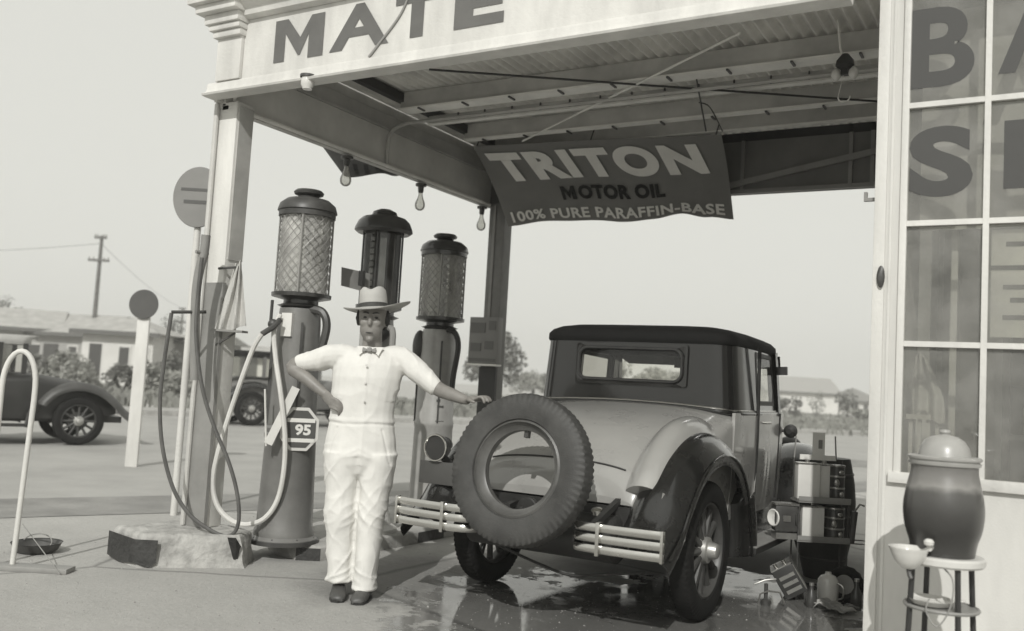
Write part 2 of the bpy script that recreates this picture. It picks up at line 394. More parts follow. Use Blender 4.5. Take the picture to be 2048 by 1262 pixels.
mb.build('sign_lettering', LETG, fas, smooth=0)
mb = MB(); mb.tube(spline([(-3.60, FY - .008, 3.19), (-3.54, FY - .008, 3.25), (-3.38, FY - .008, 3.42), (-3.30, FY - .008, 3.585)], 6), .007, 6)
mb.build('sign_wire', mat('faded_wire', .3, .8), fas)
# left side board and beam
mb = MB(); mb.box(-4.985, -4.955, FY + .051, 8.0, 3.075, 3.6); mb.build('side_fascia', WHITE, can)
mb = MB(); mb.box(-4.953, -4.925, FY + .1, 7.9, 3.06, 3.37); sb = mb.build('side_beam', BEAM, can)
mb = MB(); mb.box(-4.953, -4.905, FY + .1, 7.88, 3.372, 3.392); mb.box(-4.953, -4.895, FY + .1, 7.88, 3.03, 3.058)
mb.build('beam_moulding', PURL, sb)
mb = MB(); mb.box(-4.953, -4.92, FY + .1, 7.9, 3.394, 3.50); mb.build('upper_beam', PURL, can)
# roof sheet
mb = MB(); nx = 620
def roof(u, v):
    x = -4.95 + u * 4.19; return (x, 4.34 + v * 3.9, 3.612 + .02 * math.sin(2 * PI * x / .076))
mb.grid(roof, nx, 1); solid(mb.build('corrugated_roof', CORR, can), .002)
# purlins: a web, a lower flange with the light on it put into its pale colour
for y, zt, zb, fw in ((5.0, 3.58, 3.46, .07), (5.90, 3.58, 3.435, .14), (6.30, 3.50, 3.43, .06), (6.86, 3.58, 3.44, .08), (7.34, 3.58, 3.45, .07)):
    mb = MB(); mb.box(-4.60, -.76, y, y + .03, zb + .008, zt); p_ = mb.build('roof_purlin', PURL, can)
    mb = MB(); mb.box(-4.60, -.76, y - fw * .25, y + fw * .75, zb - .006, zb + .007); mb.build('flange', PURLW, p_)
mb = MB(); mb.box(-4.63, -4.57, FY + .1, 7.85, 3.50, 3.575); mb.build('gap_shade_ledger', BLACK, can)  # ledger coloured black as the shadow gap between side beam and roof
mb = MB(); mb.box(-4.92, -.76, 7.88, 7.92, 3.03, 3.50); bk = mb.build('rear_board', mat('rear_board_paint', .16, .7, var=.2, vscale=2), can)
mb = MB(); mb.box(-4.92, -.76, 7.84, 7.878, 3.03, 3.065)
for x in (-2.35, -1.45, -1.28): mb.box(x, x + .03, 7.85, 7.878, 3.067, 3.50)
mb.bar((-2.5, 7.83, 3.09), (-1.0, 7.83, 3.36), .05, .03, up=(0, 1, 0)); mb.build('board_batten', GREYP, bk)
mb = MB(); mb.box(-4.92, -.76, 7.92, 7.97, 3.50, 3.59); mb.build('rear_gap_shade', BLACK, can)  # black strip standing in for the shadow gap over the rear board
# tie rods, conduit
def onz(x, y, z): return gnd(x, y, z)
mb = MB(); mb.tube([onz(858, 139, 3.40), onz(1300, 171, 3.41), onz(1757, 203, 3.41)], .008, 6); mb.build('tie_rod', BLACK, can)
mb = MB(); mb.tube([onz(1480, 66, 3.41), onz(1045, 282, 3.41)], .008, 6); mb.build('tie_rod', PURLW, can)
for i in range(14):
    mb = MB(); mb.box(-4.3 + i * .26, -4.29 + i * .26, 6.285, 6.299, 3.44, 3.50); mb.build('purlin_strap', DARKM, can)
for y in (5.86, 6.84):
    for i in range(9):
        mb = MB(); mb.box(-4.4 + i * .42, -4.385 + i * .42, y, y + .09, 3.418, 3.427 + .002); mb.build('flange_clip', DARKM, can)
mb = MB(); mb.tube(spline([(-.7, 6.12, 3.40), (-3.0, 6.12, 3.40), (-4.4, 6.12, 3.40), (-4.72, 6.12, 3.39), (-4.86, 6.13, 3.33), (-4.895, 6.14, 3.2), (-4.90, 6.15, 3.06)], 8), .016, 8); mb.build('conduit', PURL, can)
mb = MB(); mb.tube([(-4.872, 4.5, 3.045), (-4.872, 7.8, 3.045)], .016, 8); mb.tube(spline([(-4.885, 4.52, 3.02), (-4.84, 4.5, 3.07), (-4.88, 4.42, 3.10), (-4.80, 4.37, 3.13), (-4.7, 4.35, 3.12)], 5), .012, 8)
mb.build('conduit', PURLW, can)
mb = MB(); mb.tube([onz(1393, 158, 3.43), onz(1412, 262, 3.34)], .006, 6); mb.build('drop_wire', BLACK, can)
mb = MB(); mb.tube(spline([onz(1398, 205, 3.43) - V((0, 0, .0)), onz(1420, 215, 3.40), onz(1445, 262, 3.4)], 5), .005, 5); mb.build('drop_wire', BLACK, can)

# hanging bulbs
def bulb(label, loc):
    t = thing('light_bulb', label, 'light bulb', loc, 0, 'bare bulbs under the canopy beam')
    m_ = MB(); m_.lathe([(.05, .0), (.05, -.02), (.028, -.025), (.024, -.075), (.02, -.08)], 16); m_.build('lamp_socket', DARKM, t)
    m_ = MB(); m_.lathe([(.018, -.08), (.02, -.11), (.03, -.14), (.044, -.175), (.046, -.20), (.038, -.225), (.02, -.24), (.004, -.243)], 18); m_.build('glass_envelope', BULB, t)
    return t
bulb('bare light bulb hanging under the beam right above the middle gas pump', (-4.90, 6.66, 3.01))
bulb('bare light bulb hanging in front of the small dark banner', (-4.90, 5.64, 3.01))
bulb('bare light bulb hanging beside the top of the rear canopy post', (-4.90, 7.70, 3.01))
t = thing('fascia_lamp_socket', 'white porcelain lamp socket under the white fascia near the corner post', 'lamp socket', (-4.06, FY - .03, 3.09))
mb = MB(); mb.lathe([(.038, .02), (.042, 0), (.042, -.03), (.03, -.05), (.03, -.055)], 18); mb.build('socket_body', ENAM, t)
mb = MB(); mb.lathe([(.05, .035), (.05, .02)], 18); mb.build('mounting_plate', DARKM, t)
P = pt(1690, 128, 5.6)
t = thing('ceiling_lamp', 'two bulb lamp hanging on a rod from the corrugated roof beside the white office corner', 'lamp', P)
mb = MB(); mb.tube([(-.05, 0, .28), (-.03, 0, .1), (0, 0, 0)], .007, 6); mb.build('hanging_rod', PURLW, t)
mb = MB(); mb.lathe([(.02, .06), (.05, .02), (.055, -.01), (.03, -.03)], 16); mb.box(-.02, .02, -.02, .02, -.07, -.03); mb.build('lamp_body', BLACK, t)
for sx in (-1, 1):
    mb = MB(); mb.lathe([(.006, -.02), (.028, -.045), (.03, -.07), (.015, -.095), (.003, -.1)], 14, Matrix.Translation((sx * .05, 0, 0))); mb.build('glass_envelope', ENAM, t)
mb = MB(); mb.tube([V((.035 * math.cos(a), 0, -.2 + .035 * math.sin(a))) for a in [PI + PI * i / 10 for i in range(11)]], .004, 6); mb.tube([(0, 0, -.03), (-.035, 0, -.2)], .002, 4); mb.build('pull_chain', PURLW, t)

# ------------------------------------------------------------------ banners
def bil(q, u, v):
    tl, tr, bl, br = q; return tl * (1 - u) * (1 - v) + tr * u * (1 - v) + bl * (1 - u) * v + br * u * v
BQ = [gnd(945, 292, 3.42), gnd(1443, 268, 3.42), pt(1018, 449, 9.08), pt(1466, 440, 8.05)]
def lift(u):
    k = [(0, 0), (.18, .02), (.5, .015), (.68, .045), (.8, .10), (.9, .03), (1, -.02)]
    for (a, x), (b, y) in zip(k, k[1:]):
        if a <= u <= b:
            t_ = (u - a) / (b - a); t_ = t_ * t_ * (3 - 2 * t_); return x + (y - x) * t_
    return 0
def ban(u, v, off=0):
    v2 = v * (1 - lift(min(max(u, 0), 1)) * v * v)
    p = bil(BQ, u, v2)
    n_ = (BQ[1] - BQ[0]).cross(BQ[2] - BQ[0]).normalized()
    if n_.dot(CAM - p) < 0: n_ = -n_
    wv = .022 * math.sin(u * 9 + v * 2) * (.3 + .7 * v) + .008 * math.sin(u * 23 + 1) * v * v - .05 * math.sin(PI * v)
    return p + n_ * (wv + off)
t = thing('oil_banner', 'dark cloth motor oil banner with large pale letters slung under the rear of the canopy', 'banner', BQ[0])
def loc(p): return p - BQ[0]
mb = MB(); mb.grid(lambda u, v: loc(ban(u, v)), 60, 24); mb.build('banner_cloth', BAND, t)
mb = MB()
put_text(mb, 'TRITON', lambda a, b: loc(ban(.07 + a * .865 - b * .035, .475 - b * .385, .012)))
mb.build('headline_lettering', BANL, t, smooth=0); mb = MB()
put_text(mb, '100% PURE PARAFFIN-BASE', lambda a, b: loc(ban(.035 + a * .935, .955 - b * .125, .012)))
mb.build('slogan_lettering', BANL, t, smooth=0)
mb = MB(); put_text(mb, 'M', lambda a, b: loc(ban(.298 + a * .062, .735 - b * .165, .012))); put_text(mb, 'OTOR OIL', lambda a, b: loc(ban(.372 + a * .373, .738 - b * .171, .012))); mb.build('black_lettering', BANK, t, smooth=0)
mb = MB()
for u in (.02, .5, .98):
    a = loc(ban(u, .0)); mb.tube([a, a + V((.02, .05, .15))], .006, 5)
mb.build('tie_cord', BLACK, t)
B2 = [pt(628, 270, 7.9), pt(870, 330, 8.6), pt(688, 352, 8.0), pt(800, 349, 8.7)]
t = thing('small_banner', 'small dark cloth banner hanging outside the side beam behind a bulb', 'banner', B2[0])
def ban2(u, v):
    p = bil(B2, u, v); n_ = (B2[1] - B2[0]).cross(B2[2] - B2[0]).normalized(); return p + n_ * (.05 * math.sin(u * 8) * v) - B2[0]
mb = MB(); mb.grid(ban2, 30, 12); mb.build('banner_cloth', mat('small_banner_cloth', .05, .9, var=.2), t)
mb = MB()
for u0, u1 in ((.25, .3), (.37, .42), (.5, .56)): mb.grid(lambda a, b: V(ban2(u0 + a * (u1 - u0), .62 + b * .2)) - FW * .02 - (B2[0] * 0), 2, 2)
mb.build('faded_mark', BANK, t, smooth=0)

# ------------------------------------------------------------------ office
OX, OY = -.745, 4.75
off = thing('station_office', 'white walled station office with paned window behind the stoneware crock', 'building', (OX, OY, 0))
L = lambda x, y, z: (x - OX, y - OY, z)
WX0, WZ0, WZ1 = -.632, .938, 3.28
def obx(mb, x0, x1, y0, y1, z0, z1, m=0): return mb.box(x0 - OX, x1 - OX, y0 - OY, y1 - OY, z0, z1, m)
mb = MB(); obx(mb, OX, WX0, OY, 4.87, 0, 3.55); obx(mb, WX0, 2.6, OY, 4.87, 0, WZ0); obx(mb, WX0, 2.6, OY, 4.87, WZ1, 3.55); obx(mb, 1.58, 2.6, OY, 4.87, WZ0, WZ1)
mb.build('front_wall', WALLW, off)
mb = MB(); obx(mb, OX, -.625, 4.87, 9, 0, 1.0); obx(mb, OX, -.625, 4.87, 9, 2.6, 3.55); obx(mb, OX, -.625, 4.87, 5.5, 1.0, 2.6); obx(mb, OX, -.625, 6.1, 9, 1.0, 2.6)
mb.build('side_wall', WALLW, off)
mb = MB(); obx(mb, -.625, 2.6, 8.9, 9.0, 0, 3.55); mb.build('rear_wall', WALLW, off)
mb = MB(); obx(mb, 2.48, 2.6, 4.87, 8.9, 0, 3.55); mb.build('end_wall', WALLW, off)
mb = MB(); obx(mb, OX + .002, 2.6, 4.80, 9, 3.552, 3.585); mb.build('roof', CORR, off)
mb = MB(); obx(mb, OX - .003, OX + .05, OY - .012, OY, 0, 3.54); mb.build('corner_board', WHITE, off, bevel=.003)
mb = MB(); obx(mb, OX + .066, OX + .078, OY - .006, OY, 0, 3.54); mb.build('corner_bead', WHITE, off)
mb = MB(); obx(mb, -.625, 2.48, 6.5, 6.53, 0, 3.5)
for i in range(30): obx(mb, -.61 + i * .1, -.595 + i * .1, 6.485, 6.499, 0, 3.5)
mb.build('back_partition', ROOMW, off)
mb = MB(); obx(mb, -.61, 2.4, 6.1, 6.48, 0, .84); obx(mb, -.2, .6, 6.25, 6.48, 1.42, 1.45); obx(mb, -.2, .6, 6.25, 6.48, 1.1, 1.13); obx(mb, -.24, -.2, 6.25, 6.48, .84, 2.05); obx(mb, .6, .64, 6.25, 6.48, .84, 2.05); obx(mb, -.2, .6, 6.46, 6.48, .84, 2.05)
mb.build('shelf_unit', ROOMD, off)
win = MB(); obx(win, WX0, WX0 + .032, OY - .016, OY + .045, WZ0, WZ1); obx(win, WX0 - .022, 1.60, OY - .028, OY + .045, WZ0 - .038, WZ0 + .012); obx(win, 1.55, 1.58, OY - .016, OY + .045, WZ0, WZ1)
wf = win.build('window', WHITE, off, bevel=.004)
ZB = (1.557, 2.135, 2.713); XB = (-.260, .107, .474, .841, 1.208)
for x in XB:
    mb = MB(); obx(mb, x - .013, x + .013, OY - .013, OY + .032, WZ0 + .012, WZ1); mb.build('window_bar', WHITE, wf)
xs = [WX0 + .032] + [q for x in XB for q in (x - .013, x + .013)] + [1.55]
for z in ZB:
    mb = MB()
    for a, b in zip(xs[::2], xs[1::2]): obx(mb, a, b, OY - .010, OY + .030, z - .013, z + .013)
    mb.build('cross_bar', WHITE, wf)
mb = MB(); obx(mb, WX0 + .02, 1.56, OY + .010, OY + .013, WZ0, WZ1); mb.build('pane', GLASSW, wf)
for ch, x0, x1, z0, z1 in (('B', -.602, -.322, 2.80, 3.195), ('A', -.222, .10, 2.83, 3.2), ('S', -.598, -.320, 2.262, 2.605), ('E', -.192, .035, 2.284, 2.605)):
    mb = MB(); put_text(mb, ch, lambda a, b: L(x0 + a * (x1 - x0), OY + .0085, z0 + b * (z1 - z0))); mb.build('window_letter', LETD, wf, smooth=0)
mb = MB()
mb.lathe([(.001, 0), (.019, .004), (.021, .013), (.013, .021)], 14, Matrix.Translation(L(-.708, OY - .012, 1.876)) @ Matrix.Rotation(PI / 2, 4, 'X') @ Matrix.Diagonal((.9, 2.6, 1, 1)))
mb.build('wall_plate', DARKM, off)
mb = MB(); obx(mb, OX - .062, OX - .003, OY + .04, OY + .06, 2.264, 2.28); obx(mb, OX - .062, OX - .046, OY + .04, OY + .06, 2.28, 2.31); mb.build('wall_hook', GREYP, off)
# things behind the glass
t = thing('roller_blind', 'pale roller blind pulled half down behind the lettered upper panes', 'blind', (-.57, 4.98, 0))
mb = MB(); mb.grid(lambda u, v: V((u * 2.05, .006 * math.sin(u * 40) * (1 - v) + .004 * math.sin(u * 9), 2.16 + v * 1.1)), 90, 6); solid(mb.build('blind_cloth', mat('blind_cloth', .45, .9, var=.12, vscale=3), t), .002)
mb = MB(); mb.box(0, 2.05, -.008, .008, 2.14, 2.162); mb.build('bottom_rail', PURLW, t)
t = thing('window_poster', 'white poster with dark bars behind the right hand window pane', 'poster', (-.238, 4.79, 1.60))
mb = MB(); mb.box(0, .30, 0, .003, 0, .50); mb.build('paper_sheet', PAPER, t)
for z, a in ((.42, .06), (.31, .0), (.22, .05), (.16, .08), (.08, .05)):
    mb = MB(); mb.box(a, .26, -.003, -.001, z, z + .022); mb.build('printed_bar', LETD, t)
def tw(u, v):
    w_ = .045 + .10 * min(1, v * 1.6); x = -.555 + .02 * v + w_ * (u - .3) ; y = 4.97 + .018 * math.sin(u * 13 + v * 2) + .01 * math.sin(u * 5); z = 1.53 - .30 * v - .05 * abs(u - .35) + .02 * math.sin(u * 6) * v
    return V((x, y, z))
t = tag(MB().grid(tw, 30, 20).build('hanging_towel', mat('towel_cloth', .5, .9, var=.1, bump=.2, bscale=80)), 'white towel hanging inside the window above the crock', 'towel')
solid(t, .006)
t = thing('inner_post', 'thin white post standing inside the office window above the crock lid', 'post', (-.415, 5.1, 0))
mb = MB(); mb.box(-.016, .016, -.016, .016, .0, 2.5); mb.build('post_shaft', WHITE, t, bevel=.003)
mb = MB(); mb.box(-.06, .06, -.06, .06, 2.5, 2.52); mb.build('post_cap', WHITE, t)
t = thing('slatted_stand', 'low pale slatted stand inside the window beneath the towel', 'stand', (-.54, 5.0, 0))
mb = MB()
for x in (-.05, -.01, .03, .07): mb.box(x - .009, x + .009, -.01, .01, 0, 1.2)
mb.build('upright_slat', WHITE, t, bevel=.002); mb = MB(); mb.box(-.07, .09, -.03, .03, 1.2, 1.225); mb.build('stand_top', WHITE, t)
for i, (x, z, h_, lb) in enumerate(((.0, 1.455, .22, 'tall glass bottle on the upper shelf inside the office window'), (-.1, 1.135, .25, 'slim glass bottle on the lower shelf inside the office window'), (.25, 1.455, .18, 'squat glass bottle at the right of the upper office shelf'))):
    t = thing('glass_bottle', lb, 'bottle', (x, 6.33, z), 0, 'bottles on the office shelf')
    mb = MB(); mb.lathe([(.03, 0), (.032, .01), (.032, h_ * .6), (.014, h_ * .75), (.012, h_), (.015, h_)], 14); mb.build('bottle_glass', TING, t)
    mb = MB(); mb.lathe([(.014, h_), (.014, h_ + .02)], 12); mb.build('bottle_cap', PAPER, t)

# ------------------------------------------------------------------ crock, stool, bowl
SX, SY = -.362, 4.16
t = thing('stool', 'white topped stool with thin dark legs under the crock by the white wall', 'stool', (SX, SY, 0))
mb = MB(); mb.lathe([(.001, .64), (.15, .64), (.158, .648), (.158, .668), (.15, .676), (.001, .676)], 36); mb.build('seat', WOODS, t)
for i in range(4):
    a = PI * .18 + i * PI / 2; mb = MB(); mb.tube([(.12 * math.cos(a), .12 * math.sin(a), .64), (.15 * math.cos(a), .15 * math.sin(a), 0)], .011, 8); mb.build('leg', BLACK, t)
mb = MB(); mb.tube([V((.135 * math.cos(a), .135 * math.sin(a), .47)) for a in [2 * PI * i / 32 for i in range(32)]], .008, 6, closed=True); mb.lathe([(.001, .468), (.128, .468), (.128, .474), (.001, .474)], 28); mb.build('lower_shelf', GREYP, t)
t = thing('water_crock', 'big dark stoneware water crock with pale domed lid on the stool', 'crock', (SX, SY, .677))
prof = spline([(.118, 0, 0), (.122, .02, 0), (.127, .05, 0), (.143, .10, 0), (.151, .16, 0), (.149, .21, 0), (.138, .27, 0), (.127, .32, 0), (.126, .355, 0)], 4)
def glaze():
    m = bpy.data.materials.new('crock_glaze'); m.use_nodes = True; n = m.node_tree.nodes; l = m.node_tree.links; bs = n['Principled BSDF']
    tc = n.new('ShaderNodeTexCoord'); sx = n.new('ShaderNodeSeparateXYZ'); l.new(tc.outputs['Object'], sx.inputs[0])
    ns = n.new('ShaderNodeTexNoise'); ns.inputs['Scale'].default_value = 14; ns.inputs['Detail'].default_value = 5; l.new(tc.outputs['Object'], ns.inputs[0])
    ad = n.new('ShaderNodeMath'); ad.operation = 'MULTIPLY_ADD'; l.new(ns.outputs[0], ad.inputs[0]); ad.inputs[1].default_value = .05; l.new(sx.outputs[2], ad.inputs[2])
    cr = n.new('ShaderNodeValToRGB'); l.new(ad.outputs[0], cr.inputs[0]); e = cr.color_ramp.elements
    for k, (p_, v_) in enumerate(((.0, .045), (.12, .03), (.22, .055), (.272, .075), (.298, .24), (.32, .19), (.37, .15))):
        q = e[k] if k < 2 else e.new(p_)
        q.position = p_; q.color = (v_, v_ * .97, v_ * .92, 1)
    l.new(cr.outputs[0], bs.inputs['Base Color']); bs.inputs['Roughness'].default_value = .33; bs.inputs['Coat Weight'].default_value = .4
    return m
mb = MB(); mb.lathe([(p.x, p.y) for p in prof], 56); mb.build('crock_body', glaze(), t, smooth=60)
mb = MB(); mb.lathe([(.127, .352), (.134, .356), (.136, .366), (.130, .370), (.130, .374), (.138, .378), (.139, .386), (.132, .391), (.1, .391)], 48); mb.build('rim', STONEL, t)
mb = MB(); mb.lathe([(.1, .391), (.098, .398), (.092, .425), (.075, .452), (.05, .468), (.02, .475), (.016, .478), (.022, .486), (.02, .495), (.002, .498)], 48); mb.build('lid', STONEL, t)
mb = MB(); mb.tube([(-.03, -.115, .035), (-.033, -.16, .035)], .011, 10); mb.lathe([(.01, 0), (.018, .006), (.02, .018), (.012, .028), (.001, .03)], 14, Matrix.Translation((-.034, -.165, .045))); mb.build('spigot', ENAM, t)
t = thing('drinking_bowl', 'small white enamel bowl fixed at the left of the crock stool', 'bowl', (-.468, 4.0, .625))
mb = MB(); mb.lathe([(.018, 0), (.03, .006), (.052, .03), (.066, .06), (.072, .082), (.075, .084), (.074, .079), (.06, .05), (.045, .026), (.02, .012), (.001, .011)], 40); mb.build('bowl_shell', ENAM, t)
mb = MB(); mb.tube(spline([(0, 0, .002), (.005, -.005, -.02), (.012, -.01, -.035)], 5), .009, 8); mb.build('drain_pipe', DARKM, t)
mb = MB(); mb.bar((.02, .02, .03), (.09, .12, .035), .02, .008); mb.build('bracket', DARKM, t)
t = thing('enamel_pan', 'shallow white pan on the lower shelf of the stool', 'pan', (SX - .035, SY - .03, .475))
mb = MB(); mb.lathe([(.06, 0), (.078, .008), (.088, .024), (.092, .026), (.086, .02), (.07, .008), (.001, .006)], 32); mb.build('pan_shell', ENAM, t)
mb = MB(); mb.tube(spline([(.09, 0, .024), (.115, .01, .03), (.12, .03, .03), (.1, .045, .024)], 5), .004, 6); mb.build('handle', ENAM, t)
mb = MB(); mb.tube(spline([V((SX + .01, SY - .1, .64)), V((SX + .05, SY - .14, .6)), V((SX + .045, SY - .15, .5)), V((SX + .0, SY - .15, .42)), V((SX - .04, SY - .15, .47)), V((SX - .03, SY - .145, .52))], 6), .003, 5)
tag(mb.build('thin_wire', GREYP), 'thin wire loop dangling under the white stool top', 'wire')

# ------------------------------------------------------------------ pump island
mb = MB()
def curb_poly(g): 
    x0, x1, y0, y1 = -4.86 - g, -4.19 + g, 4.86 - g, 8.25 + g; r = .3
    return [V((x1, y1, 0)), V((x0, y1, 0)), V((x0, y0 + r, 0)), V((x0 + r * .3, y0 + r * .3, 0)), V((x0 + r, y0 - .02, 0)), V((x1 - r * .6, y0 - .06, 0)), V((x1 - r * .15, y0 + r * .1, 0)), V((x1, y0 + r, 0))]
A0 = curb_poly(0); mb.loft([[p + V((0, 0, z)) for p in curb_poly(g)] for g, z in ((0, 0), (0, .085), (-.012, .1))])
isl = mb.build('pump_island', CONCW, bevel=.004); tag(isl, 'low concrete kerbed island carrying the three gas pumps', 'kerb island')
for y0, y1 in ((5.15, 5.42), (5.95, 6.3), (6.8, 7.1), (7.5, 7.8)):
    mb = MB(); mb.box(-4.188, -4.185, y0, y1, .005, .083); mb.build('painted_stripe', CONCB, isl, smooth=0)
mb = MB()
for q in ((A0[5], A0[6]), ): 
    d_ = (q[1] - q[0]).normalized(); n_ = V((d_.y, -d_.x, 0)) * .004
    mb.prism([q[0] + n_, q[1] + n_, q[1] + n_ + V((0, 0, .083)), q[0] + n_ + V((0, 0, .083))], n_ * .5)
mb.build('painted_stripe', CONCB, isl, smooth=0)
# rough plinth round the left post
pa, pb_, pc = gnd(222, 1112), gnd(276, 1134), gnd(482, 1136)
pd = gnd(505, 1058, .2); pe = gnd(400, 1036, .2); pf = gnd(318, 1040, .2); pg = gnd(232, 1050, .2)
poly = [V((p.x, p.y, 0)) for p in (pa, pb_, pc, pd, pe, pf, pg)]
cen = sum(poly, V()) / 7
pts = []
for i in range(7):
    a, b = poly[i], poly[(i + 1) % 7]
    for k in range(8): pts.append(a.lerp(b, k / 8))
mb = MB(); rings = []
for z, g in ((0, .02), (.03, .012), (.07, .004), (.11, .0), (.15, -.004), (.18, -.014), (.195, -.03), (.2, -.05), (.202, -.12)):
    rr = []
    for p in pts:
        d_ = (p - cen).normalized(); q = p + d_ * (g + .018 * noise.noise(V((p.x * 9, p.y * 9, z * 14)))) + V((0, 0, z + (.012 * noise.noise(p * 6) if z > .17 else 0))); rr.append(q)
    rings.append(rr)
mb.loft(rings); pl = mb.build('concrete_plinth', CONC, smooth=50); tag(pl, 'rough concrete block with black painted end around the left canopy post', 'plinth')
mb = MB(); n_ = (pb_ - pa).cross(V((0, 0, 1))).normalized() * -1
if n_.dot(CAM - pa) < 0: n_ = -n_
n2 = (pc - pb_).cross(V((0, 0, 1))).normalized()
if n2.dot(CAM - pb_) < 0: n2 = -n2
def pz(p, q, t_, z, nn): return p.lerp(q, t_) + nn * .034 + V((0, 0, z))
mb.add([pz(pa, pb_, .05, .02, n_), pz(pa, pb_, .5, .0, n_), pz(pa, pb_, 1.0, .03, n_), pz(pb_, pc, .10, .0, n2), pz(pb_, pc, .17, .03, n2), pz(pb_, pc, .175, .17, n2), pz(pa, pb_, 1.0, .172, n_), pz(pa, pb_, .05, .17, n_)], [(0, 1, 2, 6, 7), (2, 3, 4, 5, 6)])
solid(mb.build('black_paint_patch', CONCB, pl, smooth=0), .004)
mb = MB(); q = gnd(478, 1098, .12)
mb.add([gnd(455, 1075, .205), gnd(472, 1076, .205), gnd(484, 1096, .12) , gnd(480, 1132, .0) + FW * -.03, gnd(473, 1132, 0) + FW * -.03], [(0, 1, 2, 3, 4)])
solid(mb.build('oil_streak', CONCB, pl, smooth=0), .004)

# ------------------------------------------------------------------ gas pumps
def wire_guard(r, z0, z1, nh=12, rad=.0035):
    m_ = MB(); turns = .5 * (z1 - z0) / .65
    for k in range(nh):
        for sgn in (-1, 1):
            m_.tube([V((r * math.cos(a), r * math.sin(a), z0 + (z1 - z0) * i / 14)) for i, a in [(i, 2 * PI * k / nh + sgn * 2 * PI * turns * i / 14) for i in range(15)]], rad, 4)
    return m_
def gas_pump(label, locp, sc, style, rz):
    t = thing('gas_pump', label, 'gas pump', locp, rz, 'visible gas pumps on the island')
    body = {0: PUMP1, 1: PUMP3, 2: PUMP3}[style]
    z0, z1 = 1.70, 2.285                                        # glass, in pump coordinates (foot at 0)
    rg = (.185, .155, .19)[style]
    m_ = MB()
    if style == 1: prof = [(.24, 0), (.245, .03), (.2, .06), (.19, .1), (.14, .26), (.125, .4), (.13, .7), (.13, 1.5), (.12, 1.6)]
    elif style == 2: prof = [(.21, 0), (.21, .05), (.185, .08), (.175, .12), (.165, .75), (.17, .77), (.17, .80), (.163, .82), (.155, 1.55), (.14, 1.6)]
    else: prof = [(.225, 0), (.225, .03), (.205, .05), (.205, .08), (.19, .12), (.172, .70), (.182, .715), (.182, .735), (.173, .745), (.18, .76), (.18, .775), (.165, .79), (.148, 1.5), (.14, 1.6)]
    m_.lathe(prof, 40); m_.build('pump_body', ENAM if style == 1 and False else body, t)
    if style == 1:
        m_ = MB(); m_.lathe([(.242, -.002), (.248, .032), (.204, .062), (.194, .1), (.144, .262), (.13, .38), (.0, .385)], 40); m_.build('flared_foot', WHITE, t)
    else:
        m_ = MB(); m_.lathe([(.235, -.002), (.235, .026), (.0, .026)], 32); m_.build('foot_plate', DARKM, t)
    m_ = MB(); m_.lathe([(.10, 1.59), (.16, 1.62), (.12, 1.635), (.12, 1.66), (rg + .02, 1.68), (rg + .022, 1.705), (rg - .01, 1.71)], 36); m_.build('glass_collar', PUMPK, t)
    m_ = MB(); m_.lathe([(rg - .014, z0), (rg - .014, z1)], 36, caps=False); m_.build('glass_cylinder', GLASSD if style == 1 else GLASSC, t)
    if style != 1: wire_guard(rg, z0, z1, 20 if style == 0 else 22, .0026).build('wire_guard', LATT, t)
    m_ = MB()
    nr = 4
    for i in range(nr):
        a = 2 * PI * i / nr + .4; m_.tube([(rg * math.cos(a), rg * math.sin(a), z0), (rg * math.cos(a), rg * math.sin(a), z1)], .008, 6)
    m_.build('tie_rods', PUMPK if style == 1 else LATT, t)
    m_ = MB()
    if style == 1:
        m_.tube([(-.03, -.03, z0), (-.03, -.03, z1)], .022, 8); m_.tube([(.06, .02, z0), (.06, .02, z1)], .03, 8)
    else:
        m_.tube([(.02, 0, z0), (.02, 0, z1)], .02, 8); m_.box(.075, .105, -.02, .02, z0 + .02, z1 - .02)
    for i in range(12): m_.box(-.05 + .1 * (style == 0), .0 + .1 * (style == 0), -.085, -.08, z0 + .04 + i * .05, z0 + .052 + i * .05)
    m_.build('gauge_column', BLACK if style == 1 else DARKM, t)
    if style != 1:
        m_ = MB(); m_.lathe([(rg - .02, z0 + .005), (rg - .02, z0 + (.40 if style == 0 else .52)), (.001, z0 + (.40 if style == 0 else .52))], 32); m_.build('fuel', glass_mat('fuel_tint', dust=.25, dustv=.35, gloss=.02, tr=.72) if 'fuel_tint' not in MATS else MATS['fuel_tint'], t)
        rb_ = .178 if style == 0 else .171
        for a in (-2.6, -.9):
            m_ = MB(); m_.box(-.006, .006, -rb_ - .004, -rb_ + .02, .80, 1.5, M=Matrix.Rotation(a + PI / 2, 4, 'Z')); 
            m_.build('panel_seam', DARKM, t)
        for k_ in range(8):
            a = 2 * PI * k_ / 8 + .2; m_ = MB(); m_.ball((.205 * math.cos(a), .205 * math.sin(a), .035), (.014, .014, .012), n=8, k=5); m_.build('bolt', DARKM, t)
    m_ = MB()
    if style == 1: pr = [(rg, z1 - .01), (.20, z1 - .02), (.225, z1 + .0), (.222, z1 + .02), (.2, z1 + .07), (.17, z1 + .1), (.12, z1 + .115), (.1, z1 + .125), (.09, z1 + .15), (.05, z1 + .17), (.01, z1 + .175)]
    else: pr = [(rg - .01, z1 - .04), (rg + .012, z1 - .04), (rg + .012, z1 - .005), (rg + .022, z1), (rg + .02, z1 + .012), (rg + .008, z1 + .05), (rg - .035, z1 + .085), (.08, z1 + .10), (.07, z1 + .115), (.10, z1 + .125), (.105, z1 + .14), (.09, z1 + .155), (.01, z1 + .16)]
    m_.lathe(pr, 36); m_.build('pump_cap', PUMPK if style != 0 else mat('weathered_cap', .06, .45, var=.4, vscale=6), t)
    t.scale = (sc, sc, sc) if False else (1, 1, 1)
    return t
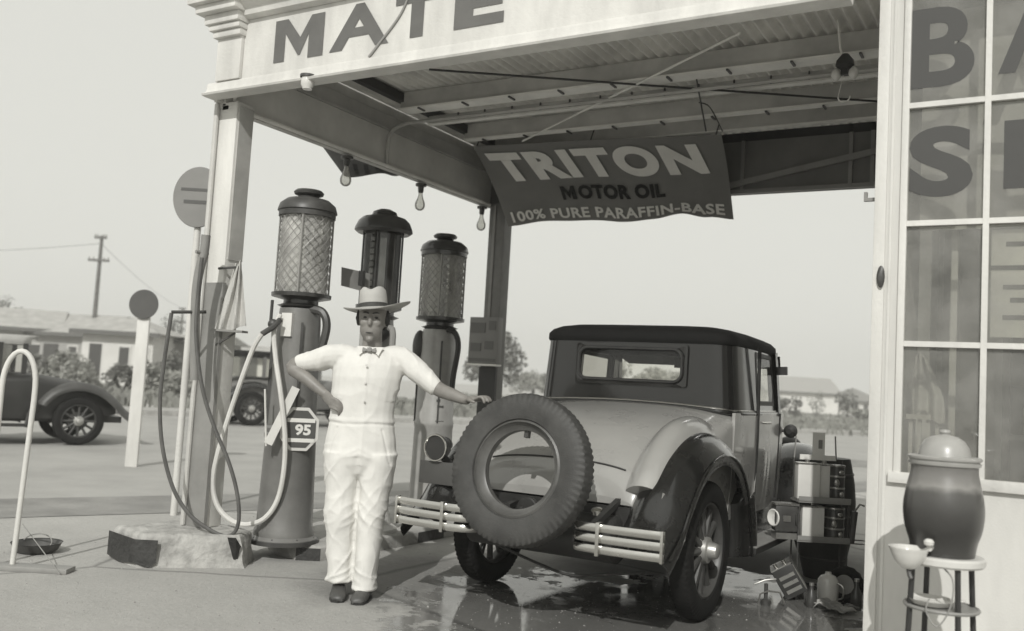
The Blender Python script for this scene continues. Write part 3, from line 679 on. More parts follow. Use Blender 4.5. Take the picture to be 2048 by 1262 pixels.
p1 = gas_pump('nearest gas pump, grey body with octagonal badge and pale hose', (-4.53, 4.84, .098), 1, 0, .2)
p2 = gas_pump('middle gas pump with wide dark mushroom cap rising behind the man', (-4.47, 5.63, .098), 1, 1, 0)
p3 = gas_pump('rear gas pump with pale lattice glass beside the canopy post', (-4.60, 6.66, .098), 1, 2, .1)
def rel(t, p): return t.matrix_basis.inverted() @ V(p)
PD = (V((-4.53, 4.84, 0)) - V((0, 0, 0))).dot(FW)
# badge of the nearest pump: faces the driveway corner
ctr = rel(p1, pt(604, 852, 6.33)); nrm = V((-ctr.x * 0 + .0, 0, 0))
def badge():
    base = pt(599, 858, PD * .999 - .20); n_ = (V((RT.x, RT.y, 0)) * .28 - FW).normalized(); sx = V((-n_.y, n_.x, 0)); 
    Wd, Ht = .125, .145
    def oc(k): return [(-Wd * k, -Ht * .45 * k), (-Wd * .45 * k, -Ht * k), (Wd * .45 * k, -Ht * k), (Wd * k, -Ht * .45 * k), (Wd * k, Ht * .45 * k), (Wd * .45 * k, Ht * k), (-Wd * .45 * k, Ht * k), (-Wd * k, Ht * .45 * k)]
    def P3(x, z, o_): return rel(p1, base + sx * x + V((0, 0, z)) + n_ * o_)
    a = MB(); a.loft([[P3(x, z, -.03) for x, z in oc(1)], [P3(x, z, .008) for x, z in oc(1)]]); bd = a.build('badge_sign', ENAM, p1, smooth=0)
    def ob(a_, x0, x1, z0, z1, o0): a_.add([P3(x0, z0, o0), P3(x1, z0, o0), P3(x1, z1, o0), P3(x0, z1, o0)], [(0, 1, 2, 3)])
    a = MB(); a.add([P3(x, z, .010) for x, z in oc(.86)], [tuple(range(8))]); a.build('badge_field', SIGND, bd, smooth=0)
    a = MB(); ob(a, -.085, .10, .045, .072, .013); ob(a, -.085, .10, -.088, -.062, .013)
    put_text(a, '95', lambda u, v: P3(-.03 + u * .105, -.042 + v * .075, .013)); a.build('badge_lettering', PAPER, bd, smooth=0)
badge()
# crank lever and hose of the nearest pump
mb = MB(); mb.bar(rel(p1, pt(592, 775, PD - .25)), rel(p1, pt(536, 888, PD - .32)), .055, .014, up=FW); mb.tube([rel(p1, pt(530, 778, PD - .3)), rel(p1, pt(532, 892, PD - .32))], .007, 6); mb.build('crank_handle', ENAM, p1)
mb = MB(); hp = [(612, 650, -.16), (560, 640, -.2), (545, 655, -.26), (524, 668, -.3), (505, 700, -.3), (472, 790, -.3), (446, 870, -.3), (428, 940, -.3), (427, 985, -.3), (440, 1020, -.3), (466, 1043, -.3), (497, 1049, -.3), (530, 1036, -.3), (555, 1000, -.3), (568, 940, -.3), (570, 870, -.3), (562, 790, -.3), (552, 720, -.26), (548, 660, -.22), (560, 630, -.16)]
mb.tube(spline([rel(p1, pt(x, y, PD + d)) for x, y, d in hp[3:]], 5), .0175, 8); mb.build('hose', HOSEW, p1)
mb = MB(); mb.tube([rel(p1, pt(x, y, PD + d)) for x, y, d in hp[1:4]], .02, 8); mb.ball(rel(p1, pt(546, 648, PD - .22)), .035); mb.tube([rel(p1, pt(545, 600, PD - .2)), rel(p1, pt(540, 660, PD - .22))], .012, 6); mb.build('nozzle', DARKM, p1)
mb = MB(); mb.box(-.04, .04, -.166, -.14, 1.40, 1.56); mb.build('price_plate', PAPER, p1)
bpy.data.objects[p1.children[-1].name].rotation_euler = (0, 0, .55)
mb = MB(); mb.tube(spline([(.1, -.05, 1.6), (.2, -.04, 1.58), (.24, -.04, 1.48), (.21, -.05, 1.3), (.19, -.05, 1.25)], 5), .03, 8); mb.build('drain_pipe', DARKM, p1)
mb = MB(); mb.tube(spline([(.08, -.06, 1.52), (.2, -.1, 1.53), (.235, -.11, 1.5), (.24, -.11, 1.4), (.24, -.12, 1.0), (.235, -.12, .6), (.22, -.12, .35)], 6), .024, 8); mb.build('hose', GREYP, p2)
mb = MB(); mb.ball((.09, -.1, 1.52), (.1, .1, .1)); mb.build('valve_body', BLACK, p2)
mb = MB(); mb.tube(spline([(.12, -.08, 1.6), (.19, -.06, 1.57), (.22, -.05, 1.45), (.2, -.07, 1.2), (.2, -.08, 1.05)], 6), .024, 8); mb.build('hose', BLACK, p3)
mb = MB(); mb.ball((-.14, -.09, 1.45), (.06, .06, .14)); mb.build('valve_body', DARKM, p3)
for i, (z, a0, a1) in enumerate(((1.02, -.9, -.55), (.98, -1.0, -.8), (.93, -.95, -.6), (.80, -1.0, -.55), (.76, -.95, -.6), (.67, -1.0, -.6))):
    mb = MB(); mb.add([V((.166 * math.cos(a), .166 * math.sin(a), z + dz)) for a, dz in ((a0, 0), ((a0 + a1) / 2, .004), (a1, 0), (a1, .022), ((a0 + a1) / 2, .018), (a0, .022))], [(0, 1, 4, 5), (1, 2, 3, 4)]); mb.build('faded_decal', SIGND, p3, smooth=0)
mb = MB(); mb.lathe([(.06, 0), (.07, .01), (.07, .03), (.0, .03)], 20, Matrix.Translation((.17, -.1, .62)) @ Matrix.Rotation(PI / 2, 4, 'X') @ Matrix.Rotation(.6, 4, 'Y')); mb.build('meter_dial', BLACK, p3)

# sign plate and box
t = thing('small_plate_sign', 'small grey plate sign sticking out of the middle pump above the hat', 'sign', pt(700, 555, 6.9))
mb = MB()
a, b, c, d_ = [pt(x, y, z) - pt(700, 555, 6.9) for x, y, z in ((683, 534, 6.85), (740, 547, 6.95), (738, 586, 6.95), (682, 571, 6.85))]
mb.prism([a, b, c, d_], FW * .008); mb.build('plate', SIGNG, t); mb = MB(); mb.box(-.02 + .1, .02 + .1, .0, .03, -.06, .05); mb.build('clamp', BLACK, t)
t = thing('notice_box', 'grey metal notice box fixed to the rear canopy post', 'notice box', (-4.79, 7.76, 1.45))
mb = MB(); mb.box(-.165, .165, -.07, .02, 0, .455); mb.build('box_shell', SIGNG, t, bevel=.008)
mb = MB(); mb.box(-.15, .15, -.075, -.071, .02, .05); mb.box(-.15, .02, -.075, -.071, .30, .40); mb.box(.06, .14, -.075, -.071, .33, .42); mb.box(-.14, -.02, -.075, -.071, .12, .2); mb.box(.02, .12, -.075, -.071, .14, .22); mb.build('faded_mark', mat('faded_mark', .13, .6), t)
mb = MB(); mb.box(-.17, .17, -.08, .02, -.02, -.002); mb.build('bottom_rail', PURLW, t)

# ------------------------------------------------------------------ hoses, cloth and pipe at the left post
t = thing('air_hose', 'dark rubber air hose looped down from an arm on the left canopy post', 'hose', (-4.9, 4.36, 0))
rel2 = lambda p: V(p) - V((-4.9, 4.36, 0))
hp = [(343, 626), (336, 670), (326, 740), (320, 800), (322, 870), (332, 930), (350, 985), (378, 1028), (412, 1055), (445, 1071), (468, 1066), (478, 1035), (473, 980), (456, 920), (430, 858), (408, 790), (396, 720), (392, 650), (398, 570), (404, 515)]
mb = MB(); mb.tube(spline([rel2(pt(x, y, 5.93)) for x, y in hp], 5), .0125, 8); mb.build('hose_loop', HOSE, t)
mb = MB(); mb.tube([rel2(pt(343, 624, 5.93)), rel2(pt(412, 624, 6.05))], .011, 8); mb.build('hose_arm', DARKM, t)
mb = MB(); mb.tube([rel2(pt(392, 503, 5.98)), rel2(pt(416, 508, 6.05))], .012, 8); mb.tube(spline([rel2(pt(x, y, 6.02)) for x, y in ((412, 470), (408, 505), (398, 545), (392, 590), (390, 660), (389, 760))], 5), .03, 10); mb.build('riser_pipe', GREYP, t)
t = thing('wiping_cloth', 'pale cloth draped from a hook on the right of the left canopy post', 'cloth', pt(470, 530, 6.2))
q0 = pt(470, 530, 6.2)
def cl(u, v):
    wd = 10 + 52 * v; x = 477 - 16 * v - wd * .5 + wd * u; y = 526 + 132 * v + 6 * math.sin(u * 5)
    return pt(x, y, 6.2 + .02 * math.sin(u * 14 + v * 3)) - q0
solid(MB().grid(cl, 20, 16).build('cloth_sheet', mat('cloth_pale', .5, .9, var=.1, bump=.2, bscale=70), t), .005)
mb = MB(); mb.tube([pt(437, 537, 6.22) - q0, pt(478, 534, 6.2) - q0], .009, 6); mb.build('hook', DARKM, t)
t = thing('post_shelf', 'little dark shelf bracket fixed to the left canopy post under the cloth', 'shelf', pt(455, 662, 6.15))
q0 = pt(455, 662, 6.15)
mb = MB(); mb.bar(pt(428, 660, 6.2) - q0, pt(490, 664, 6.15) - q0, .08, .014); mb.build('shelf_board', GREYP, t)
mb = MB(); mb.bar(pt(432, 690, 6.2) - q0, pt(470, 666, 6.17) - q0, .012, .012); mb.build('brace', DARKM, t)

# ------------------------------------------------------------------ round signs, hoop stand
P = pt(398, 395, 8.0); gx = V((P.x, P.y, 0))
t = thing('round_sign', 'large grey disc sign half hidden behind the left canopy post', 'sign', gx, YAW)
mb = MB(); mb.lathe([(.001, 0), (.262, 0), (.266, .012), (.262, .024), (.001, .024)], 48, Matrix.Translation((0, 0, P.z)) @ Matrix.Rotation(PI / 2, 4, 'X') @ Matrix.Diagonal((.82, 1, 1, 1))); d_ = mb.build('disc', SIGNG, t)
mb = MB(); mb.box(-.15, .1, -.027, -.0245, P.z + .05, P.z + .075); mb.box(-.12, .1, -.027, -.0245, P.z - .06, P.z - .03); mb.build('faded_mark', SIGND, d_)
mb = MB(); mb.tube([(.0, .03, 0), (.0, .03, P.z + .1)], .03, 10); mb.build('pole', WHITE, t)
g0 = gnd(262, 934)
t = thing('post_sign', 'small dark disc sign on a broad white post at the street edge', 'sign', g0, YAW)
mb = MB(); mb.box(-.075, .075, -.02, .03, 0, 1.84); mb.build('post', WHITE, t, bevel=.01)
mb = MB(); mb.lathe([(.001, 0), (.178, 0), (.182, .01), (.178, .02), (.001, .02)], 40, Matrix.Translation((.0, -.035, 1.99)) @ Matrix.Rotation(PI / 2, 4, 'X')); mb.build('disc', SIGND, t)
g0 = gnd(22, 1138)
t = thing('hoop_stand', 'white steel hoop stand on a flat base at the left edge', 'stand', g0, YAW)
a = .10
path = [V((-a, 0, 0))] + [V((-a, 0, z)) for z in (.3, .7, 1.0)] + [V((-a * math.cos(q), 0, 1.08 + .21 * math.sin(q))) for q in [PI * i / 14 for i in range(15)]] + [V((a - .035 * (1 - z / 1.0), 0, z)) for z in (1.0, .7, .3, .0)]
path = [p + V((-.06, 0, 0)) for p in path]
mb = MB(); mb.tube(path, .016, 10); mb.build('hoop', WHITE, t)
mb = MB(); mb.box(-.3, .36, -.07, .05, 0, .03); mb.build('base_plate', GREYP, t, bevel=.006)
g0 = gnd(72, 1104)
t = thing('drain_pan', 'dark round oil pan with wire bail on the ground beside the hoop stand', 'pan', g0)
mb = MB(); mb.lathe([(.10, 0), (.13, .02), (.15, .06), (.155, .065), (.148, .058), (.12, .02), (.001, .012)], 36); mb.build('pan_shell', DARKM, t)
mb = MB(); mb.tube([V((.14 * math.cos(q), .14 * math.sin(q) * .3, .06 + .05 * math.sin(q))) for q in [PI * i / 16 for i in range(17)]], .004, 6); mb.build('handle', GREYP, t)
mb = MB(); q = [pt(45, 1048, 5.7), pt(120, 1150, 5.52)]; mb.tube([V((q[0].x, q[0].y, max(.01, q[0].z))), gnd(120, 1148, .01)], .003, 5); tag(mb.build('loose_string', GREYP), 'thin slanting cord over the dark oil pan', 'cord')

# ------------------------------------------------------------------ motor cars
def tyre_geo(R, W, rb, n=288, tread=True):
    m_ = MB(); rings = []
    prof = [(-.30, rb), (-.44, rb + .012), (-.5, rb + (R - rb) * .35), (-.5, rb + (R - rb) * .6), (-.45, R - .028), (-.38, R - .008), (-.2, R), (.2, R), (.38, R - .008), (.45, R - .028), (.5, rb + (R - rb) * .6), (.5, rb + (R - rb) * .35), (.44, rb + .012), (.30, rb)]
    for j in range(n + 1):
        a = 2 * PI * j / n; ring = []
        for i, (x, r) in enumerate(prof):
            rr = r
            if tread and (j // 2) % 2 and i in (4, 5, 8, 9): rr -= .006
            if tread and i in (6, 7) and ((j + 2 * (i == 7)) // 2) % 2: rr -= .004
            ring.append(V((x * W, rr * math.cos(a), rr * math.sin(a))))
        rings.append(ring)
    m_.loft(rings, caps=False, closed=True); return m_
def ring_geo(rows, n=64):
    m_ = MB(); m_.loft([[V((x, r * math.cos(a), r * math.sin(a))) for x, r in rows] for a in [2 * PI * j / n for j in range(n + 1)]], caps=False); return m_
TYRE = tyre_geo(.388, .128, .262).mesh('tyre', RUBBER, smooth=40)
RIM = ring_geo([(-.045, .268), (-.05, .258), (-.03, .246), (.03, .246), (.05, .258), (.045, .268)]).mesh('rim', DARKM)
def spoke_geo():
    m_ = MB()
    for i in range(12):
        a = 2 * PI * i / 12; c, s = math.cos(a), math.sin(a)
        m_.tube([(.008, .07 * c, .07 * s), (.008, .15 * c, .15 * s), (.004, .25 * c, .25 * s)], [.026, .019, .021], 8)
    return m_
SPOK = spoke_geo().mesh('spokes', WOODW)
HUB = ring_geo([(-.03, .001), (-.03, .085), (.02, .09), (.028, .075), (.05, .072), (.056, .05), (.085, .046), (.1, .04), (.105, .03), (.108, .001)], 32).mesh('hub', mat('hub_metal', .45, .35, metal=.6, var=.15))
DRUM = ring_geo([(-.09, .001), (-.09, .14), (-.02, .145), (-.015, .12), (-.015, .001)], 32).mesh('brake_drum', DARKM)
def inst(name, me, parent, **k):
    o = bpy.data.objects.new(name, me); COL.objects.link(o); o.parent = parent
    for a, b in k.items(): setattr(o, a, b)
    return o
def wheel(car, x, y, z=.388, steer=0):
    side = 1 if x > 0 else -1
    wt = inst('wheel', TYRE_HUBLESS, car, location=(x, y, z), rotation_euler=(random.random() * 0, 0, (0 if side > 0 else PI) + steer))
    for nm, me in (('tyre', TYRE), ('rim', RIM), ('spokes', SPOK), ('hub', HUB)): inst(nm, me, wt)
    return wt
TYRE_HUBLESS = DRUM
def sweep_fender(path, xi, xo, lip=.055, crown=.035, n=7, taper=None):
    pts_ = spline([V((0, y, z)) for y, z in path], 8); m_ = MB(); rows = []
    for i, p in enumerate(pts_):
        t_ = (pts_[min(i + 1, len(pts_) - 1)] - pts_[max(i - 1, 0)]).normalized(); nn = V((0, -t_.z, t_.y))
        if nn.z < -.2 and abs(t_.y) > .5: nn = -nn
        row = []; k = i / (len(pts_) - 1); a, b = xi, xo
        if taper: a = xi + taper(k)[0]; b = xo + taper(k)[1]
        for j in range(n + 1):
            s = j / n; h_ = crown * (1 - (2 * s - .9) ** 2) - .03 * max(0, s - .75) / .25
            row.append(p + V((a + (b - a) * s, 0, 0)) + nn * h_)
        row.append(row[-1] + V((.004, 0, 0)) - nn * lip * .5); row.append(row[-1] + V((-.008, 0, 0)) - nn * lip * .5)
        rows.append(row)
    m_.loft(rows, caps=False, closed=False); return m_
def section(y, wd, zt, zb, sh, n=12, e=2.4):                   # one cross-section of a tub, left bottom over the top to right bottom
    out = []; zs = zt - sh
    half = [(wd - .03, zb), (wd - .005, zb + (zs - zb) * .35), (wd, zb + (zs - zb) * .7)]
    for i in range(n + 1):
        a = PI / 2 * i / n; half.append((wd * math.cos(a) ** (2 / e), zs + sh * math.sin(a) ** (2 / e)))
    out = [V((x, y, z)) for x, z in half]; return [V((-p.x, p.y, p.z)) for p in out] + out[::-1][1:]

car = thing('coupe', 'dark vintage coupe with open spare tyre on its tail parked under the canopy', 'car', (-2.39, 5.19, 0))
DECK = [(-.575, .50, .70, .655, .05), (-.56, .515, .76, .64, .08), (-.51, .54, .845, .62, .12), (-.42, .57, .925, .58, .16), (-.28, .61, 1.015, .55, .2), (-.1, .65, 1.09, .52, .23), (.1, .68, 1.14, .5, .24), (.3, .695, 1.175, .5, .20), (.47, .705, 1.19, .5, .12), (.64, .705, 1.19, .5, .06), (.72, .70, 1.17, .5, .04)]
mb = MB(); mb.loft([section(*a) for a in DECK], caps=False, closed=False)
k = section(*DECK[0]); mb.add(k, [tuple(range(len(k)))])
body = mb.build('body', CARB, car, smooth=60)
mb = MB()                                                       # cab sides below the belt, cowl
for sgn in (-1, 1):
    mb = MB(); mb.grid(lambda u, v: V((sgn * (.705 - .03 * (1 - v) ** 2 - (.06 * max(0, u - .6) / .4)), .50 + u * 1.45, .5 + v * .66)), 12, 6)
    solid(mb.build('side_panel', CARB, body, smooth=60), .02)

COWL = [(1.72, .655, 1.175, .5, .22), (1.95, .62, 1.165, .5, .25), (2.0, .60, 1.16, .5, .25), (2.6, .43, 1.12, .5, .22), (3.05, .32, 1.09, .5, .2)]
mb = MB(); mb.loft([section(*a) for a in COWL], caps=False, closed=False); mb.build('hood', CARB, car, smooth=60)
mb = MB(); mb.loft([section(y, .34 + d_, 1.11 + d_, .45, .16) for y, d_ in ((3.05, 0), (3.07, .02), (3.13, .02), (3.15, -.01))], caps=False, closed=False)
k = section(3.12, .31, 1.08, .48, .15); mb.add(k, [tuple(range(len(k)))]); mb.build('radiator_shell', CHROME, car)
# cab
def perim(n_c=8, front=1.74, back=.50, hw=.70, rc=.15):
    P_ = []
    ys = [front, 1.64, 1.60, 1.12, 1.08, .98, .82, back + rc]
    P_ += [(hw - .05 * max(0, (y - 1.1) / .64), y) for y in ys]
    P_ += [(hw - rc + rc * math.cos(a), back + rc - rc * math.sin(a)) for a in [PI / 2 * i / n_c for i in range(1, n_c)]]
    xs = [hw - rc, .45, .37, .2, 0, -.2, -.37, -.45, -(hw - rc)]
    P_ += [(x, back - .012 * (1 - (x / .55) ** 2)) for x in xs]
    P_ += [(-(hw - rc) - rc * math.sin(a), back + rc - rc * math.cos(a)) for a in [PI / 2 * i / n_c for i in range(1, n_c)]]
    P_ += [(-(hw - .05 * max(0, (y - 1.1) / .64)), y) for y in ys[::-1]]
    return P_
PR = perim(); ZL = [1.145, 1.19, 1.235, 1.325, 1.36, 1.45, 1.53, 1.548, 1.58, 1.61]
def tum(x, y, z):
    k = 1 - .05 * max(0, (z - 1.15) / .46) ; return V((x * k, .95 + (y - .95) * (1 - .035 * max(0, (z - 1.15) / .46)), z))
mb = MB(); rows = [[tum(x, y, z) for z in ZL] for x, y in PR]; kk = len(ZL)
mb.v = [p for r in rows for p in r]
for i in range(len(PR) - 1):
    (xa, ya), (xb, yb) = PR[i], PR[i + 1]
    for j in range(kk - 1):
        zm = (ZL[j] + ZL[j + 1]) / 2; ym = (ya + yb) / 2; xm = (xa + xb) / 2
        if abs(xm) < .37 and ym < .6 and 1.325 < zm < 1.548: continue
        if abs(xm) > .55 and 1.08 < ym < 1.64 and 1.235 < zm < 1.548: continue
        mb.f.append([i * kk + j, (i + 1) * kk + j, (i + 1) * kk + j + 1, i * kk + j + 1]); mb.mi.append(0)
cab = mb.build('cab', CARD, car, smooth=50); solid(cab, .03, -1)
mb = MB(); base = [tum(x, y, 1.60) for x, y in PR]
def rring(sc, z, grow=0): return [V((p.x * sc + (.012 if p.x > 0 else -.012) * grow, .98 + (p.y - .98) * sc + (-.012 if p.y < .98 else .05) * grow, z)) for p in base]
mb.loft([rring(1, 1.585, .6), rring(1, 1.60, 1), rring(1, 1.635, .9), rring(.97, 1.665, .4), rring(.90, 1.688), rring(.75, 1.705), rring(.5, 1.716), rring(.2, 1.722)]); mb.build('roof', TOPF, car, smooth=60)
mb = MB(); mb.add([V((.66, 1.76, 1.57)), V((-.66, 1.76, 1.57)), V((-.62, 1.95, 1.50)), V((.62, 1.95, 1.50))], [(0, 1, 2, 3)]); solid(mb.build('sun_visor', TOPF, car), .02)
mb = MB()
for sgn in (-1, 1): mb.bar((sgn * .64, 1.78, 1.15), (sgn * .62, 1.70, 1.60), .06, .06)
mb.bar((-.62, 1.70, 1.575), (.62, 1.70, 1.575), .05, .05); mb.bar((-.64, 1.79, 1.17), (.64, 1.79, 1.17), .06, .05); ws = mb.build('windscreen_frame', CARD, car)
mb = MB(); mb.add([V((-.62, 1.785, 1.18)), V((.62, 1.785, 1.18)), V((.6, 1.70, 1.56)), V((-.6, 1.70, 1.56))], [(0, 1, 2, 3)]); mb.build('pane', GLASSCAR, ws, smooth=0)
def rr_ring(fn, w2, h2, r, rin, m_):                           # plate with a rounded hole: fn(x, z) -> point
    outer = []; inner = []
    for (cx, cz, a0) in ((1, 1, 0), (-1, 1, PI / 2), (-1, -1, PI), (1, -1, 3 * PI / 2)):
        for i in range(7):
            a = a0 + PI / 2 * i / 6
            inner.append((cx * (w2 - rin - r) + r * math.cos(a), cz * (h2 - rin - r) + r * math.sin(a)))
            outer.append((cx * (w2 + .02 - .02) + .02 * math.cos(a) , cz * (h2 + .02 - .02) + .02 * math.sin(a)))
    n_ = len(inner); ring_ = []
    for i in range(n_):
        ring_.append([fn(*outer[i], 0), fn(*outer[i], .005), fn(inner[i][0] * 1.03, inner[i][1] * 1.04, .007), fn(*inner[i], .002), fn(*inner[i], -.02)])
    ring_.append(ring_[0]); m_.loft(ring_, caps=False, closed=False)
mb = MB(); rr_ring(lambda x, z, o_: V((x, .487 + .0 - o_ + .02 * max(0, (z + .1)), 1.437 + z)), .375, .117, .06, .012, mb)
rw = mb.build('rear_window', CARD, car)
mb = MB(); mb.tube([V((x, .474 + .02 * max(0, z + .1), 1.437 + z)) for x, z in [(sx_ * (.375 - .012 - .06) + .06 * math.cos(a), sz_ * (.117 - .012 - .06) + .06 * math.sin(a)) for sx_, sz_, a0 in ((1, 1, 0), (-1, 1, PI / 2), (-1, -1, PI), (1, -1, 1.5 * PI)) for a in [a0 + PI / 2 * i / 6 for i in range(7)]]], .011, 6, closed=True); mb.build('window_bead', BLACK, rw)
mb = MB(); mb.add([V((-.37, .497, 1.33)), V((.37, .497, 1.33)), V((.37, .50, 1.545)), V((-.37, .50, 1.545))], [(0, 1, 2, 3)]); mb.build('pane', GLASSCAR, rw, smooth=0)
for sgn in (-1, 1):
    mb = MB(); rr_ring(lambda x, z, o_: tum(sgn * (.70 - .05 * max(0, (1.36 + x - 1.1) / .64) + o_ - .002), 1.36 + x, 1.392 + z), .285, .16, .05, .012, mb)
    sw = mb.build('side_window', BLACK, car)
    mb = MB(); mb.add([tum(sgn * .685, 1.08, 1.24), tum(sgn * .66, 1.64, 1.24), tum(sgn * .66, 1.64, 1.545), tum(sgn * .685, 1.08, 1.545)], [(0, 1, 2, 3)]); mb.build('pane', GLASSCAR, sw, smooth=0)
    mb = MB()                                                   # door: a proud skin with dark seams round it
    mb.grid(lambda u, v: V((sgn * (.722 - .03 * (1 - v) ** 2 - .045 * max(0, (u - .2))), 1.03 + u * .66, .54 + v * .60)), 8, 6)
    dr = solid(mb.build('door', CARB, car, smooth=60), .008)
    mb = MB(); q = [V((sgn * .712, 1.012, 1.60)), V((sgn * .716, 1.012, 1.15)), V((sgn * .712, 1.02, .9)), V((sgn * .69, 1.06, .56))]; mb.tube(spline(q, 6), .012, 6); mb.build('door_seam', BLACK, dr); mb = MB()
    mb.tube([V((sgn * .685, 1.71, 1.16)), V((sgn * .665, 1.71, .55))], .012, 6); mb.build('door_seam', BLACK, dr)
    mb = MB(); mb.tube([V((sgn * .72, 1.10, 1.10)), V((sgn * .75, 1.10, 1.10)), V((sgn * .752, 1.2, 1.10))], .009, 8); mb.build('handle', CHROME, dr)
mb = MB(); bl = []
for i, (x, y) in enumerate(PR):
    k_ = 1.02; bl.append(V((x * 1.008, .95 + (y - .95) * 1.01, 1.168 + .030 * max(0, 1 - (x / .7) ** 2) * (1 if y < .56 else 0) - .012)))
mb.tube(bl, .014, 8); mb.build('belt_moulding', CARD, car)
mb = MB(); mb.tube([p + V((0, -.012 if p.y < .6 else 0, .018)) for p in bl], .005, 6); mb.build('belt_bead', CHROME, car)
# rumble seat lid seam, deck bottom
def deck_at(y):
    for a, b in zip(DECK, DECK[1:]):
        if a[0] <= y <= b[0]:
            t_ = (y - a[0]) / (b[0] - a[0]); return [a[i] + (b[i] - a[i]) * t_ for i in range(5)]
def deck_pt(x, y, up=.003):
    _, wd, zt, zb, sh = deck_at(y); s = min(.999, abs(x) / wd); z = zt - sh + sh * (1 - s ** 2.4) ** (1 / 2.4); return V((x, y - up, z + up))
mb = MB(); mb.tube([deck_pt(x, -.49) for x in [(-.42 + .84 * i / 20) for i in range(21)]], .005, 6)
mb.build('lid_seam', BLACK, body)
mb = MB(); mb.tube(spline([deck_pt(-.05, -.46, .03), deck_pt(.03, -.46, .035), deck_pt(.1, -.47, .02)], 5), .01, 8); mb.build('lid_handle', CHROME, body)
mb = MB(); mb.box(-.50, .50, -.60, -.1, .50, .645); mb.box(-.36, -.30, -.86, 3.0, .46, .54); mb.box(.30, .36, -.86, 3.0, .46, .54); mb.tube([(-.62, 0, .39), (.62, 0, .39)], .05, 10); mb.ball((0, 0, .39), (.13, .14, .13)); mb.box(-.55, .55, .4, 1.9, .44, .50); mb.build('chassis', BLACK, car)
mb = MB(); mb.lathe([(.02, -.46), (.1, -.46), (.125, -.44), (.125, .44), (.1, .46), (.02, .46)], 24, Matrix.Translation((0, -.60, .475)) @ Matrix.Rotation(PI / 2, 4, 'Y')); mb.build('fuel_tank', BLACK, car, smooth=50)
mb = MB(); mb.lathe([(.022, 0), (.03, .01), (.03, .03), (.02, .035), (.001, .036)], 16, Matrix.Translation((.34, -.66, .60)) @ Matrix.Rotation(.4, 4, 'X')); mb.build('fuel_cap', CHROME, car)
mb = MB(); mb.tube(spline([(-.3, -.62, .36), (.0, -.66, .30), (.2, -.68, .27), (.35, -.67, .29), (.6, -.6, .33)], 6), .008, 6); mb.build('drain_pipe', BLACK, car)
RF = [(.70, .27), (.665, .48), (.55, .71), (.36, .885), (.10, .965), (-.16, .945), (-.38, .85), (-.56, .70), (-.70, .55), (-.86, .445)]
FF = [(1.92, .335), (2.14, .43), (2.33, .66), (2.56, .83), (2.82, .86), (3.05, .79), (3.2, .64), (3.28, .48)]
